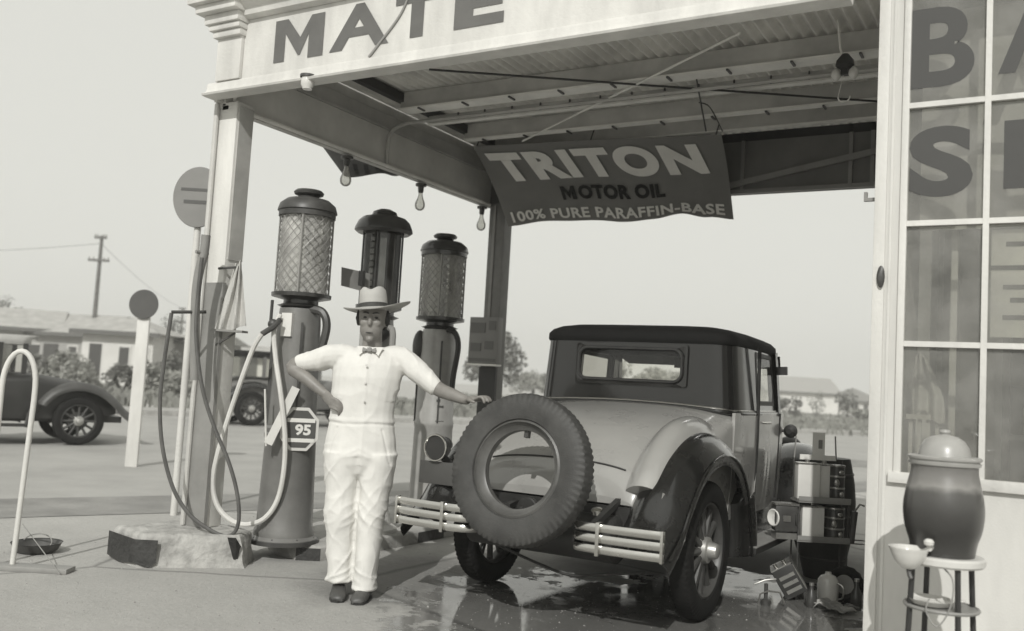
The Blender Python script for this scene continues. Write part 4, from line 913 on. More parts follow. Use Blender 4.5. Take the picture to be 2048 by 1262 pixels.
for sg in (-1, 1):
    xi, xo = (.48, .80)
    m_ = sweep_fender(RF, xi, xo, taper=lambda k: (.02 + .04 * math.sin(PI * k), 0), crown=.075, n=11)
    if sg < 0: m_.v = [V((-p.x, p.y, p.z)) for p in m_.v]
    o = solid(m_.build('rear_fender', FEND, car, smooth=70), .006)
    m_ = sweep_fender([(.60, .86), (.42, .985), (.18, 1.045), (-.08, 1.03), (-.28, .96), (-.44, .85), (-.545, .74), (-.585, .64), (-.59, .55)], .455, .69, crown=.085, lip=.03, n=12)
    if sg < 0: m_.v = [V((-p.x, p.y, p.z)) for p in m_.v]
    m_.build('wheel_house', CARB, car, smooth=70)
    m_ = MB(); pp = spline([V((sg * .807, y, z)) for y, z in RF], 8)
    m_.tube([p + V((0, 0, 0)) - (V((0, p.y, p.z - .388)).normalized() * .045) for p in pp], .009, 6); m_.build('fender_bead', FEND, o)
    m_ = sweep_fender(FF, .42, .80, crown=.05)
    if sg < 0: m_.v = [V((-p.x, p.y, p.z)) for p in m_.v]
    solid(m_.build('front_fender', FEND, car, smooth=70), .006)
    m_ = MB(); m_.box(sg * .60, sg * .82, .70, 1.94, .285, .325); rb_ = m_.build('running_board', BLACK, car)
    m_ = MB(); m_.box(sg * .59, sg * .825, .70, 1.94, .3255, .332); m_.build('board_mat', GREYP, rb_)
    m_ = MB(); m_.box(sg * .595, sg * .66, .66, 1.95, .326, .52); m_.build('splash_apron', FEND, car)
    m_ = MB(); m_.lathe([(.02, .0), (.07, .03), (.105, .08), (.118, .13), (.118, .16), (.10, .165), (.001, .168)], 28, Matrix.Translation((sg * .42, 3.02, .83)) @ Matrix.Rotation(-PI / 2, 4, 'X')); hl = m_.build('headlight', BLACK, car, smooth=50)
    m_ = MB(); m_.tube([(sg * .42, 3.08, .73), (sg * .42, 3.05, .50)], .02, 8); m_.build('lamp_stalk', BLACK, hl)
    m_ = MB(); m_.lathe([(.02, .0), (.045, .02), (.052, .06), (.04, .075), (.001, .078)], 18, Matrix.Translation((sg * .71, 1.90, 1.03)) @ Matrix.Rotation(-PI / 2, 4, 'X')); m_.tube([(sg * .62, 1.93, 1.03), (sg * .71, 1.93, 1.03)], .012, 6); m_.build('cowl_lamp', BLACK, car)
    # bumperette: three bars, a clip, end plates
    m_ = MB()
    for z in (.465, .518, .571):
        q = spline([V((sg * .29, -.80, z)), V((sg * .32, -.875, z)), V((sg * .40, -.905, z)), V((sg * .62, -.905, z)), V((sg * .80, -.885, z))], 6)
        m_.tube(q, .021, 10, flat=(.4, 1))
    bp_ = m_.build('bumperette', CHROME, car, smooth=50)
    m_ = MB(); m_.box(sg * .455, sg * .475, -.93, -.885, .435, .60); m_.build('clip', CHROME, bp_, bevel=.003)
    m_ = MB(); m_.box(sg * .785, sg * .80, -.905, -.87, .44, .595); m_.build('end_plate', CHROME, bp_, bevel=.003)
    m_ = MB(); m_.bar((sg * .33, -.86, .50), (sg * .33, -.5, .50), .04, .05); m_.bar((sg * .40, -.86, .56), (sg * .42, -.55, .68), .03, .03); m_.build('bracket', BLACK, bp_)
    for wy in (0, 2.8): wheel(car, sg * .69, wy)
    m_ = MB()
    for i in range(5): m_.box(sg * .46, sg * .51, -.55 + .06 * i, .55 - .06 * i, .40 + .018 * i, .415 + .018 * i)
    m_.build('leaf_spring', BLACK, car)
# spare: tyre and bare rim, leaning forward
sp = inst('spare_tyre', tyre_geo(.402, .15, .248).mesh('spare_tyre', RUBBER2, smooth=40), car, location=(-.0, -.90, .815))
sp.rotation_mode = 'XYZ'; sp.rotation_euler = (math.radians(-9), 0, PI / 2 + PI); sp.rotation_euler = (Matrix.Rotation(math.radians(-10), 3, 'X') @ Matrix.Rotation(-PI / 2, 3, 'Z')).to_euler()
inst('rim', ring_geo([(-.055, .256), (-.062, .244), (-.035, .232), (-.02, .206), (.02, .206), (.035, .232), (.062, .244), (.055, .256)]).mesh('spare_rim', mat('rim_paint', .09, .4, var=.3, coat=.3)), sp)
mb = MB(); mb.tube([(.0, .19, .08), (.0, .205, .08)], .012, 8); mb.box(-.03, .0, -.012, .012, .17, .225); mb.build('valve_stem', DARKM, sp)
mb = MB(); mb.bar((-.035, -.80, .56), (-.035, -.55, .50), .12, .04); mb.bar((-.13, -.80, .60), (-.2, -.56, .60), .03, .03); mb.bar((.06, -.80, .60), (.13, -.56, .60), .03, .03)
mb.tube([V((-.035 + .235 * math.sin(a), -.835 - .175 * .0 + .24 * (1 - math.cos(a)) * .17, .815 - .235 * math.cos(a))) for a in [-.9 + 1.8 * i / 10 for i in range(11)]], .014, 6); mb.build('spare_carrier', BLACK, car)
mb = MB(); mb.lathe([(.03, 0), (.055, .02), (.06, .06), (.055, .065), (.001, .067)], 24, Matrix.Translation((-.03, -.70, .60)) @ Matrix.Rotation(PI / 2, 4, 'X')); mb.lathe([(.001, .0), (.02, .005), (.018, .02), (.001, .024)], 16, Matrix.Translation((-.06, -.76, .59)) @ Matrix.Rotation(PI / 2, 4, 'X')); mb.build('rear_hub_bracket', BLACK, car)
# tail lamp, plate
mb = MB(); mb.lathe([(.03, .08), (.06, .06), (.075, .0), (.07, -.01), (.001, -.012)], 28, Matrix.Translation((-.665, -.72, .87)) @ Matrix.Rotation(-PI / 2, 4, 'X')); tl = mb.build('tail_light', BLACK, car)
mb = MB(); mb.tube([V((-.665 + .074 * math.cos(a), -.735, .87 + .074 * math.sin(a))) for a in [2 * PI * i / 28 for i in range(28)]], .006, 6, closed=True); mb.build('lamp_ring', CHROME, tl)
mb = MB(); mb.bar((-.665, -.68, .83), (-.52, -.5, .62), .04, .04); mb.build('bracket', BLACK, tl)
mb = MB(); mb.box(-.78, -.53, -.715, -.705, .66, .79); npl = mb.build('number_plate', SIGND, car, bevel=.004)
# inside
mb = MB(); mb.box(-.62, .62, .62, .80, .6, 1.26); mb.box(-.62, .62, .8, 1.25, .5, .82); mb.build('seat', INTER, car, bevel=.04)
mb = MB(); mb.tube([V((-.33 + .19 * math.cos(a), 1.50 + .06 * math.sin(a), 1.12 + .17 * math.sin(a))) for a in [2 * PI * i / 28 for i in range(28)]], .013, 8, closed=True); mb.tube([(-.33, 1.5, 1.12), (-.33, 1.75, .85)], .016, 8); mb.build('steering_wheel', BLACK, car)
mb = MB(); mb.box(-.1, .1, 1.60, 1.62, 1.46, 1.535); mb.build('mirror', BLACK, car)
mb = MB(); mb.bar((.62, 1.74, 1.47), (.72, 1.75, 1.475), .05, .06); mb.build('side_mirror', BLACK, car)

# street cars: body tub, hood, cab or folded top
def street_car(label, locp, rz, paint, closed, deck=False):
    t = thing('motor_car', label, 'car', locp, rz)
    if deck: t.scale = (.92, .92, .92)
    tailp = [(-.6, .5, .72, .5, .1), (-.5, .56, .86, .48, .15), (-.25, .62, .98, .45, .2), (.2, .67, 1.05, .42, .2), (.7, .70, 1.12, .4, .12)] if deck else [(-.75, .55, .95, .45, .2), (-.6, .62, 1.05, .42, .2), (0, .70, 1.12, .4, .16)]
    dy = 1.45 if deck else 0
    m_ = MB(); m_.loft([section(*a) for a in tailp + [ (1.2, .70, 1.12, .4, .16), (1.75, .64, 1.13, .42, .24), (2.2, .55, 1.10, .45, .25), (3.0, .36, 1.04, .45, .22)]], caps=True, closed=True); m_.build('body', paint, t, smooth=60)
    m_ = MB(); m_.loft([section(y, .34, 1.06, .45, .16) for y in (3.0, 3.08)], caps=True, closed=True); m_.build('radiator', CHROME, t)
    m_ = MB(); rr_ = lambda s_, z: [V((x * s_ * .95, .5 + (max(y, -.7 + dy) - .5) * s_, z)) for x, y in ((.68, 1.75), (.7, .9), (.66, -.6 + dy), (.5, -.7 + dy), (-.5, -.7 + dy), (-.66, -.6 + dy), (-.7, .9), (-.68, 1.75))]
    m_.loft([rr_(1, 1.56), rr_(1.01, 1.62), rr_(.96, 1.68), rr_(.7, 1.71), rr_(.3, 1.72)]); m_.build('roof', TOPF if closed else mat('pale_top', .36, .8, var=.1), t, smooth=60)
    for x in (-.66, .66):
        for y in ((.85, 1.2, 1.62) if deck else (-.62, .25, 1.05, 1.62)): m_ = MB(); m_.bar((x, y, 1.1), (x * .97, y, 1.58), .06, .07); m_.build('roof_pillar', paint, t)
    m_ = MB()
    for x in (-.655, .655): m_.add([(x, -.6 + dy, 1.12), (x, 1.6, 1.12), (x, 1.6, 1.57), (x, -.6 + dy, 1.57)], [(0, 1, 2, 3)])
    m_.add([(-.64, 1.61, 1.12), (.64, 1.61, 1.12), (.64, 1.6, 1.57), (-.64, 1.6, 1.57)], [(0, 1, 2, 3)]); m_.build('window', GLASSCAR, t, smooth=0)
    for sg in (-1, 1):
        for pth, nm in ((RF, 'rear_fender'), (FF, 'front_fender')):
            m_ = sweep_fender(pth, .50, .80, crown=.04)
            if sg < 0: m_.v = [V((-p.x, p.y, p.z)) for p in m_.v]
            solid(m_.build(nm, FEND if closed else mat('dusty_fender', .06, .5, var=.2), t, smooth=70), .006)
        m_ = MB(); m_.box(sg * .60, sg * .82, .70, 1.94, .285, .325); m_.build('running_board', BLACK, t)
        m_ = MB(); m_.lathe([(.02, .0), (.07, .03), (.105, .08), (.118, .13), (.118, .16), (.001, .168)], 20, Matrix.Translation((sg * .42, 3.02, .83)) @ Matrix.Rotation(-PI / 2, 4, 'X')); m_.build('headlight', BLACK, t, smooth=50)
        for wy in (0, 2.8): wheel(t, sg * .70, wy)
    m_ = MB(); m_.box(-.5, .5, -.7, 3.0, .36, .46); m_.build('chassis', BLACK, t)
    return t
hd = math.atan2(-US.x, US.y)                                    # heading along the street, nose to the right of the picture
fw_ = gnd(197, 892)
rsd = V((math.cos(hd), math.sin(hd), 0))
p0 = fw_ - rsd * .70 - US * .3
street_car('dark car with pale top passing along the street at the left edge', (p0.x, p0.y, .004), hd + PI, mat('street_car_paint', .028, .5, var=.25, vscale=2), False, True)
p0 = gnd(500, 852) - rsd * .70
street_car('grey car standing across the street behind the nearest gas pump', (p0.x, p0.y, .004), hd, mat('grey_car_paint', .13, .5, var=.15, vscale=2), True)

# ------------------------------------------------------------------ the man
MBASE = V((-3.424, 4.26, 0)); TC = -FW                         # u: to the right of the picture, w: towards the camera
man = thing('person', 'man in white coveralls, brimmed hat and bow tie with one hand on the spare tyre', 'person', MBASE, YAW)
def mp(u, w_, z): return V((u, -w_, z))                        # local axes of the turned empty: x right, y away
def limb(m_, pts_, rs, n=14, flat=None): m_.tube(spline([V(p) for p in pts_], 4), sum([[rs[i] + (rs[i + 1] - rs[i]) * k / 4 for k in range(4)] for i in range(len(rs) - 1)], []) + [rs[-1]], n, round_caps=True, flat=flat)
def ering(c, rx, ry, n=24, tilt=0):
    return [V((c[0] + rx * math.cos(a), c[1] + ry * math.sin(a), c[2] + tilt * rx * math.cos(a))) for a in [2 * PI * j / n for j in range(n)]]
def remesh(o, vox, smooth_it, disp=None):
    m_ = o.modifiers.new('r', 'REMESH'); m_.mode = 'VOXEL'; m_.voxel_size = vox
    s_ = o.modifiers.new('s', 'SMOOTH'); s_.iterations = smooth_it; s_.factor = .5
    baked(o)
    if disp:
        nn = [v.normal.copy() for v in o.data.vertices]; cc = [v.co.copy() for v in o.data.vertices]
        o.data.vertices.foreach_set('co', [q for c, n_ in zip(cc, nn) for q in c + n_ * disp(c)]); o.data.update()
    for p in o.data.polygons: p.use_smooth = True
    return o
# body, one surface: head, neck, trunk, arms with fingers, legs
mb = MB()
HC = mp(.008, .03, 1.575)
mb.ball(HC + V((0, .01, .035)), (.084, .098, .105), n=24, k=16)
mb.ball(HC + V((0, -.035, -.045)), (.066, .058, .070), n=20, k=12)                                   # jaw
mb.ball(HC + V((0, -.098, -.012)), (.014, .02, .022)); limb(mb, [HC + V((0, -.088, .03)), HC + V((0, -.1, -.01))], [.01, .013])   # nose
for sx in (-1, 1):
    mb.ball(HC + V((sx * .08, .012, .005)), (.014, .026, .034)); mb.ball(HC + V((sx * .034, -.07, -.012)), (.028, .022, .026)); mb.ball(HC + V((sx * .03, -.082, .04)), (.026, .012, .010))
mb.ball(HC + V((0, -.08, -.062)), (.027, .014, .008)); mb.ball(HC + V((0, -.08, -.078)), (.022, .012, .008)); mb.ball(HC + V((0, -.072, -.105)), (.024, .02, .018))
limb(mb, [mp(.012, .0, 1.36), mp(.012, .01, 1.43), mp(.01, .02, 1.52)], [.066, .058, .056])
mb.loft([ering((0, 0, .78), .13, .09), ering((-.01, 0, .9), .165, .105), ering((-.02, 0, 1.03), .155, .1), ering((-.01, 0, 1.2), .17, .11), ering((.0, 0, 1.34), .18, .1), ering((.01, 0, 1.40), .12, .07)])
# picture-left arm, hand on the hip
E1 = mp(-.455, -.05, 1.285); W1 = mp(-.245, .02, 1.145)
limb(mb, [mp(-.19, 0, 1.37), mp(-.34, -.04, 1.335), E1, mp(-.36, -.01, 1.225), W1], [.055, .048, .042, .038, .027])
limb(mb, [W1, mp(-.215, .045, 1.12), mp(-.185, .085, 1.10)], [.026, .03, .026], flat=(.6, 1.15))
for i, (du, dz, ln) in enumerate(((0, .022, .075), (.004, .006, .08), (.002, -.012, .075), (-.004, -.03, .06))):
    a = mp(-.185 + du, .09, 1.10 + dz); limb(mb, [a, a + V((.03, -.022, -.008)), a + V((.052, -.02, -.022)), a + V((.06 + (ln - .07), -.008, -.04))], [.0105, .010, .009, .008], n=8)
limb(mb, [W1 + V((.01, .01, -.01)), mp(-.205, .0, 1.10), mp(-.185, -.03, 1.075)], [.014, .012, .009], n=8)
# picture-right arm, hand lying on the spare
E2 = mp(.405, .06, 1.215); W2 = mp(.585, .17, 1.155)
limb(mb, [mp(.19, 0, 1.38), mp(.3, .02, 1.31), E2, mp(.5, .12, 1.18), W2], [.056, .05, .044, .038, .027])
HND = mp(.645, .205, 1.165)
limb(mb, [W2, W2.lerp(HND, .5) + V((0, 0, .006)), HND], [.026, .031, .03], flat=(1.15, .55))
dirf = (HND - W2).normalized(); sd_ = V((-dirf.y, dirf.x, 0)).normalized()
for i, (o_, ln) in enumerate(((.027, .068), (.009, .078), (-.009, .074), (-.027, .058))):
    a = HND + sd_ * o_ + dirf * .01; limb(mb, [a, a + dirf * ln * .4 + V((0, 0, .008)), a + dirf * ln * .75 + V((0, 0, .002)), a + dirf * ln + V((0, 0, -.014 - .004 * i))], [.011, .0105, .0095, .008], n=8)
a = W2.lerp(HND, .45) - sd_ * .024; limb(mb, [a, a + dirf * .03 - sd_ * .025 + V((0, 0, -.008)), a + dirf * .058 - sd_ * .03 + V((0, 0, -.02))], [.014, .012, .009], n=8)
# legs
for pts_ in ([mp(-.09, 0, .84), mp(-.1, .02, .48), mp(-.077, .0, .10)], [mp(.085, 0, .84), mp(.07, .02, .48), mp(.063, .03, .10)]): limb(mb, pts_, [.085, .058, .042])
bod = mb.build('body', SKIN, man); remesh(bod, .0055, 4)
# face details and hair
mb = MB()
for sx in (-1, 1): mb.ball(HC + V((sx * .031, -.079, .018)), (.013, .006, .006), n=10, k=6)
mb.build('eyes', mat('eye_dark', .03, .3), man)
mb = MB()
for sx in (-1, 1): limb(mb, [HC + V((sx * .014, -.092, .042)), HC + V((sx * .034, -.09, .046)), HC + V((sx * .05, -.08, .04))], [.004, .005, .003], n=6)
limb(mb, [HC + V((-.02, -.094, -.071)), HC + V((0, -.097, -.07)), HC + V((.02, -.094, -.071))], [.002, .003, .002], n=6)
mb.build('brows_and_mouth', HAIR, man)
mb = MB(); mb.ball(HC + V((0, .030, .035)), (.081, .085, .085), n=22, k=14)
for sx in (-1, 1): mb.ball(HC + V((sx * .082, .012, .02)), (.016, .04, .05)); mb.ball(HC + V((sx * .06, .07, .0)), (.026, .035, .045))
hr = mb.build('hair', HAIR, man); remesh(hr, .008, 2, lambda c: .004 * noise.noise(c * 60))
# hat: crown with a crease, ribbon, turned brim
hat = MB(); tilt = Matrix.Translation(HC + V((0, .006, .066))) @ Matrix.Rotation(-.10, 4, 'Y') @ Matrix.Rotation(-.06, 4, 'X')
rg_ = []
for r, z in ((.088, -.005), (.088, .03), (.086, .075), (.081, .115), (.064, .134), (.03, .126), (.004, .122)):
    rg_.append([tilt @ V((r * .93 * math.cos(a), r * 1.12 * math.sin(a), z - (.02 * math.exp(-(math.cos(a) * r / .03) ** 2) if z > .1 else 0))) for a in [2 * PI * j / 36 for j in range(36)]])
hat.loft(rg_)
rg_ = []
for r, dz in ((.084, .004), (.1, .0), (.13, -.004), (.158, -.003), (.160, .002), (.13, .003), (.086, .012)):
    rg_.append([tilt @ V((r * (1.08 + (.28 * max(0, math.cos(a)) ** 3 if r > .11 else 0)) * math.cos(a), r * 1.1 * math.sin(a), dz + (r - .084) * (.55 * max(0, math.cos(a)) ** 2 * 1.0 + .28 * max(0, -math.cos(a)) ** 2 - .18 * max(0, -math.sin(a)))) ) for a in [2 * PI * j / 48 for j in range(48)]])
hat.loft(rg_); ho = hat.build('hat', HATF, man, smooth=60)
mb = MB(); mb.loft([[tilt @ V((.0905 * .93 * math.cos(a), .0905 * 1.12 * math.sin(a), z)) for a in [2 * PI * j / 36 for j in range(36)]] for z in (.006, .036)], caps=False); mb.build('hat_ribbon', HATB, ho)
# coveralls: lofted shell, remeshed and creased
mb = MB()
mb.loft([ering((-.014, 0, .66), .07, .05), ering((-.016, 0, .70), .15, .10), ering((-.018, 0, .75), .20, .125), ering((-.018, 0, .80), .212, .135), ering((-.018, 0, .88), .208, .135), ering((-.02, 0, .97), .194, .13), ering((-.02, 0, 1.05), .188, .126), ering((-.014, 0, 1.15), .194, .135), ering((-.004, 0, 1.25), .206, .138), ering((.004, 0, 1.33), .205, .122), ering((.01, 0, 1.385), .17, .10), ering((.012, .0, 1.415), .105, .08), ering((.012, .0, 1.435), .07, .068)])
limb(mb, [mp(-.12, 0, 1.372), mp(-.21, -.01, 1.366), mp(-.33, -.04, 1.33), mp(-.40, -.05, 1.316)], [.066, .072, .066, .058])
limb(mb, [mp(.12, 0, 1.38), mp(.2, .0, 1.365), mp(.31, .03, 1.285), mp(.39, .056, 1.222)], [.066, .073, .067, .057])
mb.loft([ering((-.114, 0, .82), .115, .125), ering((-.108, .0, .72), .112, .12), ering((-.102, .0, .6), .100, .108), ering((-.1, -.01, .46), .094, .1), ering((-.092, 0, .3), .083, .094), ering((-.08, 0, .16), .077, .088), ering((-.078, 0, .085), .074, .086)])
mb.loft([ering((.088, 0, .82), .112, .125), ering((.086, .0, .72), .108, .12), ering((.08, .0, .6), .094, .108), ering((.073, -.015, .46), .083, .1), ering((.07, -.02, .3), .075, .092), ering((.066, -.03, .16), .069, .086), ering((.065, -.03, .05), .066, .084)])
def ridge(p, e=3): return max(0.0, 1 - abs(noise.noise(p)) * 2.2) ** e
def crease(c):
    k = .004 * noise.noise(V((c.x * 8, c.y * 8, c.z * 5)))
    side = 1 if c.x > -.015 else -1
    if c.z < .80:
        f = min(1, (.80 - c.z) / .08)
        k += f * .007 * ridge(V((c.x * 7 + side * c.z * 5.5, c.y * 5, c.z * 4.2 + side * c.x * 6)))
        k += f * .0035 * ridge(V((c.x * 13 - side * c.z * 4 + 5, c.y * 8, c.z * 6)))
        wk = math.exp(-((c.z - .10) / .10) ** 2) + .7 * math.exp(-((c.z - .47) / .10) ** 2); k += .008 * wk * ridge(V((c.x * 5 + 3, c.y * 5, c.z * 17 + side * c.x * 9)), 2)
    wz = math.exp(-((c.z - .80) / .07) ** 2); k += .007 * wz * ridge(V((c.x * 4, c.y * 5, c.z * 17 + side * c.x * 7)), 2)
    ww = math.exp(-((c.z - 1.0) / .09) ** 2); k += .004 * ww * ridge(V((c.x * 6 + 9, c.y * 6, c.z * 10)), 2)
    wa = math.exp(-((abs(c.x) - .23) / .09) ** 2) * (c.z > 1.12); k += .008 * wa * ridge(V((c.x * 13, c.y * 8, c.z * 6 + abs(c.x) * 8)), 2)
    wc = math.exp(-((c.z - 1.24) / .14) ** 2) * (abs(c.x) < .22); k += .003 * wc * ridge(V((c.x * 6 + c.z * 4, c.y * 6, c.z * 7)), 2)
    def groove(d, w_=.006): return -.0035 * math.exp(-(d / w_) ** 2)
    if abs(c.x) < .23 and .9 < c.z < 1.1: k += 1.4 * groove(c.z - .985 - .004 * math.sin(c.x * 20)) + .003 * math.exp(-((c.z - 1.003) / .012) ** 2)
    if c.y < .02 and .76 < c.z < .96:
        k += 1.3 * groove(abs(c.x + .015) - .13 - (.96 - c.z) * .28)
    if c.z < .13: k += .004 * math.exp(-((c.z - (.095 if c.x < -.01 else .062)) / .012) ** 2)
    if abs(c.x) > .30: k += .003 * math.exp(-((abs(c.x) - .375) / .010) ** 2)
    if c.y < 0: k += .004 * math.exp(-((c.x - .008) / .012) ** 2) * (c.z > .75) - .006 * math.exp(-((c.x + .012) / .02) ** 2) * (c.z < .80)
    return k - .004
cv = mb.build('coveralls', CLOTH, man); remesh(cv, .0065, 8, crease)
mb = MB()
for sx in (-1, 1): mb.prism([mp(.012, .082, 1.425), mp(.012 + sx * .075, .075, 1.428), mp(.012 + sx * .055, .115, 1.375)], (0, .008, 0)); mb.build('collar', CLOTH, cv); mb = MB()
for z in (1.32, 1.22, 1.12): bt_ = MB(); bt_.lathe([(.001, .004), (.007, .003), (.007, 0)], 10, Matrix.Translation(mp(.008, .146, z)) @ Matrix.Rotation(PI / 2, 4, 'X')); bt_.build('button', ENAM, cv)
mb = MB()
for sx in (-1, 1): mb.prism([mp(.012, .098, 1.408), mp(.012 + sx * .038, .1, 1.422), mp(.012 + sx * .04, .1, 1.394)], (0, -.012, 0))
mb.box(.0, .024, -.114, -.096, 1.398, 1.422); mb.build('bow_tie', TIE, man, bevel=.003)
for (u, w_, an) in ((-.08, .03, .15), (.066, .06, -.1)):
    mb = MB(); rings = []
    for t_, wd, ht in ((-.09, .030, .07), (-.07, .038, .085), (-.02, .04, .085), (.03, .043, .07), (.07, .048, .055), (.115, .044, .045), (.14, .028, .03)):
        c = V((u, -w_, 0)) + Matrix.Rotation(an, 3, 'Z') @ V((0, -t_, 0))
        rings.append([c + V((wd * math.cos(a), 0, max(.006, ht * .5 + ht * .5 * math.sin(a)))) for a in [2 * PI * j / 16 for j in range(16)]])
    mb.loft(rings); sh = mb.build('shoe', LEATH, man, smooth=60)
    mb = MB(); mb.loft([[V((p.x, p.y, z)) for p in [V((u, -w_, 0)) + Matrix.Rotation(an, 3, 'Z') @ V((q[0], -q[1], 0)) for q in ((-.03, -.095), (.03, -.095), (.042, -.03), (.048, .07), (.035, .135), (0, .15), (-.035, .135), (-.048, .07), (-.042, -.03))]] for z in (0, .012)]); mb.build('sole', BLACK, sh)

# ------------------------------------------------------------------ oil stand by the office corner
RD = 6.35
def rk(x, y, d=RD): return pt(x, y, d)
rb0 = gnd(1640, 1205); B0 = far(1645, RD)
rack = thing('oil_can_rack', 'wire display rack of oil tins beside the parked coupe', 'rack', B0, YAW)
mb = MB()
for x in (-.16, .17):
    for y in (-.07, .07): mb.tube([(x, y, 0), (x, y, .87 if y > 0 else .60)], .006, 6)
mb.build('wire_frame', DARKM, rack)
for z in (.335, .595):
    mb = MB(); mb.box(-.17, .18, -.09, .09, z - .012, z); mb.box(-.17, .18, -.096, -.092, z, z + .03); mb.build('shelf', GREYP, rack)
mb = MB(); mb.bar((-.16, .07, .87), (-.15, .07, 1.02), .008, .008); mb.bar((.13, .07, .87), (.12, .07, 1.03), .008, .008); mb.tube([(.17, .06, .335), (.34, .04, .335), (.34, .04, .31), (.2, .05, .31)], .005, 5); mb.build('wire_arm', GREYP, rack)
def on_rack(x, y, z): return B0 + RT * x + FW * y + V((0, 0, z))
def tin(label, p, r, h_, style):
    t = thing('oil_tin', label, 'oil tin', p, YAW, 'oil tins on the rack')
    if style == 'square':
        m_ = MB(); m_.box(-r, r, -r * .6, r * .6, 0, h_); m_.build('tin_body', TINW, t, bevel=.008)
        m_ = MB(); m_.box(-r - .002, r + .002, -r * .6 - .002, r * .6 + .002, h_ - .012, h_ - .002); m_.build('seam_band', TING, t); m_ = MB(); m_.box(-r - .002, r + .002, -r * .6 - .002, r * .6 + .002, .0, .01); m_.build('seam_band', TING, t)
        m_ = MB(); m_.lathe([(.016, h_), (.016, h_ + .02), (.001, h_ + .02)], 12); m_.build('cap', TING, t)
    else:
        m_ = MB(); m_.lathe([(r, 0), (r, h_), (.001, h_)], 24); m_.build('tin_body', TIND, t)
        m_ = MB()
        for z in (.0, h_ * .34, h_ * .66, h_ - .012): m_.lathe([(r + .0015, z), (r + .003, z + .006), (r + .0015, z + .012)], 24, caps=False)
        m_.ball((-r * .3, -r * .9, h_ * .5), (.02, .012, .03)); m_.ball((r * .35, -r * .88, h_ * .2), (.018, .012, .02)); m_.ball((r * .25, -r * .9, h_ * .8), (.02, .012, .018)); m_.build('label_band', TING, t)
    return t
tin('square white oil tin at the left of the upper rack shelf', on_rack(-.09, 0, .596), .075, .25, 'square')
tin('second square white oil tin in the middle of the upper rack shelf', on_rack(.03, .02, .596), .04, .245, 'square')
tin('dark patterned round oil tin at the right end of the upper rack shelf', on_rack(.115, 0, .596), .05, .245, 'round')
tin('square white oil tin at the left of the lower rack shelf', on_rack(-.055, -.01, .336), .075, .225, 'square')
tin('dark patterned round oil tin at the right of the lower rack shelf', on_rack(.10, -.01, .336), .065, .22, 'round')
t = thing('price_card', 'white paper card standing on top of the oil tin rack', 'card', on_rack(.02, .07, .86), YAW)
mb = MB(); mb.box(-.055, .03, 0, .004, .03, .19); mb.build('card_sheet', PAPER, t); mb = MB(); mb.box(-.015, .012, -.003, -.001, .08, .14); mb.build('printed_mark', SIGNG, t)
mb = MB(); mb.box(-.14, .11, -.002, .01, .0, .035); mb.build('card_foot', PAPER, t)
t = thing('lantern', 'dark metal lantern with round side reflectors hung at the left of the oil tin rack', 'lantern', on_rack(-.245, -.04, .335), YAW)
mb = MB(); mb.box(-.075, .075, -.05, .05, .05, .22); mb.build('case', DARKM, t, bevel=.01)
for x in (-.078, .078):
    mb = MB(); mb.lathe([(.055, 0), (.058, .006), (.052, .010), (.04, .004), (.001, -.004)], 24, Matrix.Translation((x, -.02, .135)) @ Matrix.Rotation(PI / 2 - math.copysign(1.15, x) * 0, 4, 'X') @ Matrix.Rotation(math.copysign(1.1, x), 4, 'Y')); mb.build('reflector', PURLW if x < 0 else DARKM, t)
mb = MB(); mb.box(-.025, .025, -.056, -.05, .115, .155); mb.box(-.08, .08, -.055, .055, .222, .235); mb.box(-.07, .07, -.055, .05, .0, .04); mb.build('fitting', TING, t)
p_ = far(1655, 6.8)
t = thing('oil_drum', 'black barrel shaped grease drum standing behind the oil tin rack', 'drum', p_)
mb = MB(); mb.lathe([(.13, 0), (.155, .1), (.185, .25), (.21, .42), (.215, .55), (.205, .68), (.18, .82), (.17, .86), (.001, .865)], 36); mb.build('drum_body', BLACK, t, smooth=60)
for r, z in ((.164, .14), (.2105, .45), (.194, .74)): mb = MB(); mb.lathe([(r, z), (r + .006, z + .01), (r, z + .02)], 36, caps=False); mb.build('hoop_band', DARKM, t)
bq = gnd(1592, 1196)
t = thing('car_battery', 'open car battery leaning on its side on the wet ground by the rack', 'battery', bq, YAW - .25)
MT = Matrix.Translation((0, 0, .035)) @ Matrix.Rotation(math.radians(-32), 4, 'Y')
mb = MB(); mb.box(-.07, .07, -.11, .11, -.0, .19, M=MT); mb.build('case', BATT, t, bevel=.006)
mb = MB()
for z in (.03, .075, .12): mb.box(-.045, .055, -.116, -.111, z, z + .022, M=MT)
mb.box(.071, .076, -.1, .1, .01, .18, M=MT); mb.box(-.07, .07, -.112, .112, .191, .199, M=MT); mb.build('terminal_strip', TING, t)
mb = MB()
for x in (-.03, .03): mb.lathe([(.012, .2), (.012, .225), (.001, .225)], 10, MT @ Matrix.Translation((x, -.06, 0)))
mb.build('terminal', CHROME, t)
bq = gnd(1655, 1208)
t = thing('funnel_can', 'battered white enamel can standing on the ground right of the car battery', 'can', bq)
mb = MB(); mb.lathe([(.05, 0), (.062, .01), (.066, .12), (.062, .15), (.045, .175), (.02, .185), (.018, .2)], 24); mb.build('can_body', ENAM, t)
mb = MB(); mb.tube(spline([(.06, -.02, .14), (.095, -.03, .12), (.095, -.03, .06), (.064, -.02, .04)], 6), .006, 6); mb.build('handle', TING, t)
bq = gnd(1690, 1206)
t = inst('roller', tyre_geo(.115, .075, .06, n=60).mesh('small_tyre', RUBBER), None, location=(bq.x, bq.y, .115), rotation_euler=(0, .12, YAW + .9)); tag(t, 'small rubber tyred wheel standing by the office corner', 'wheel')
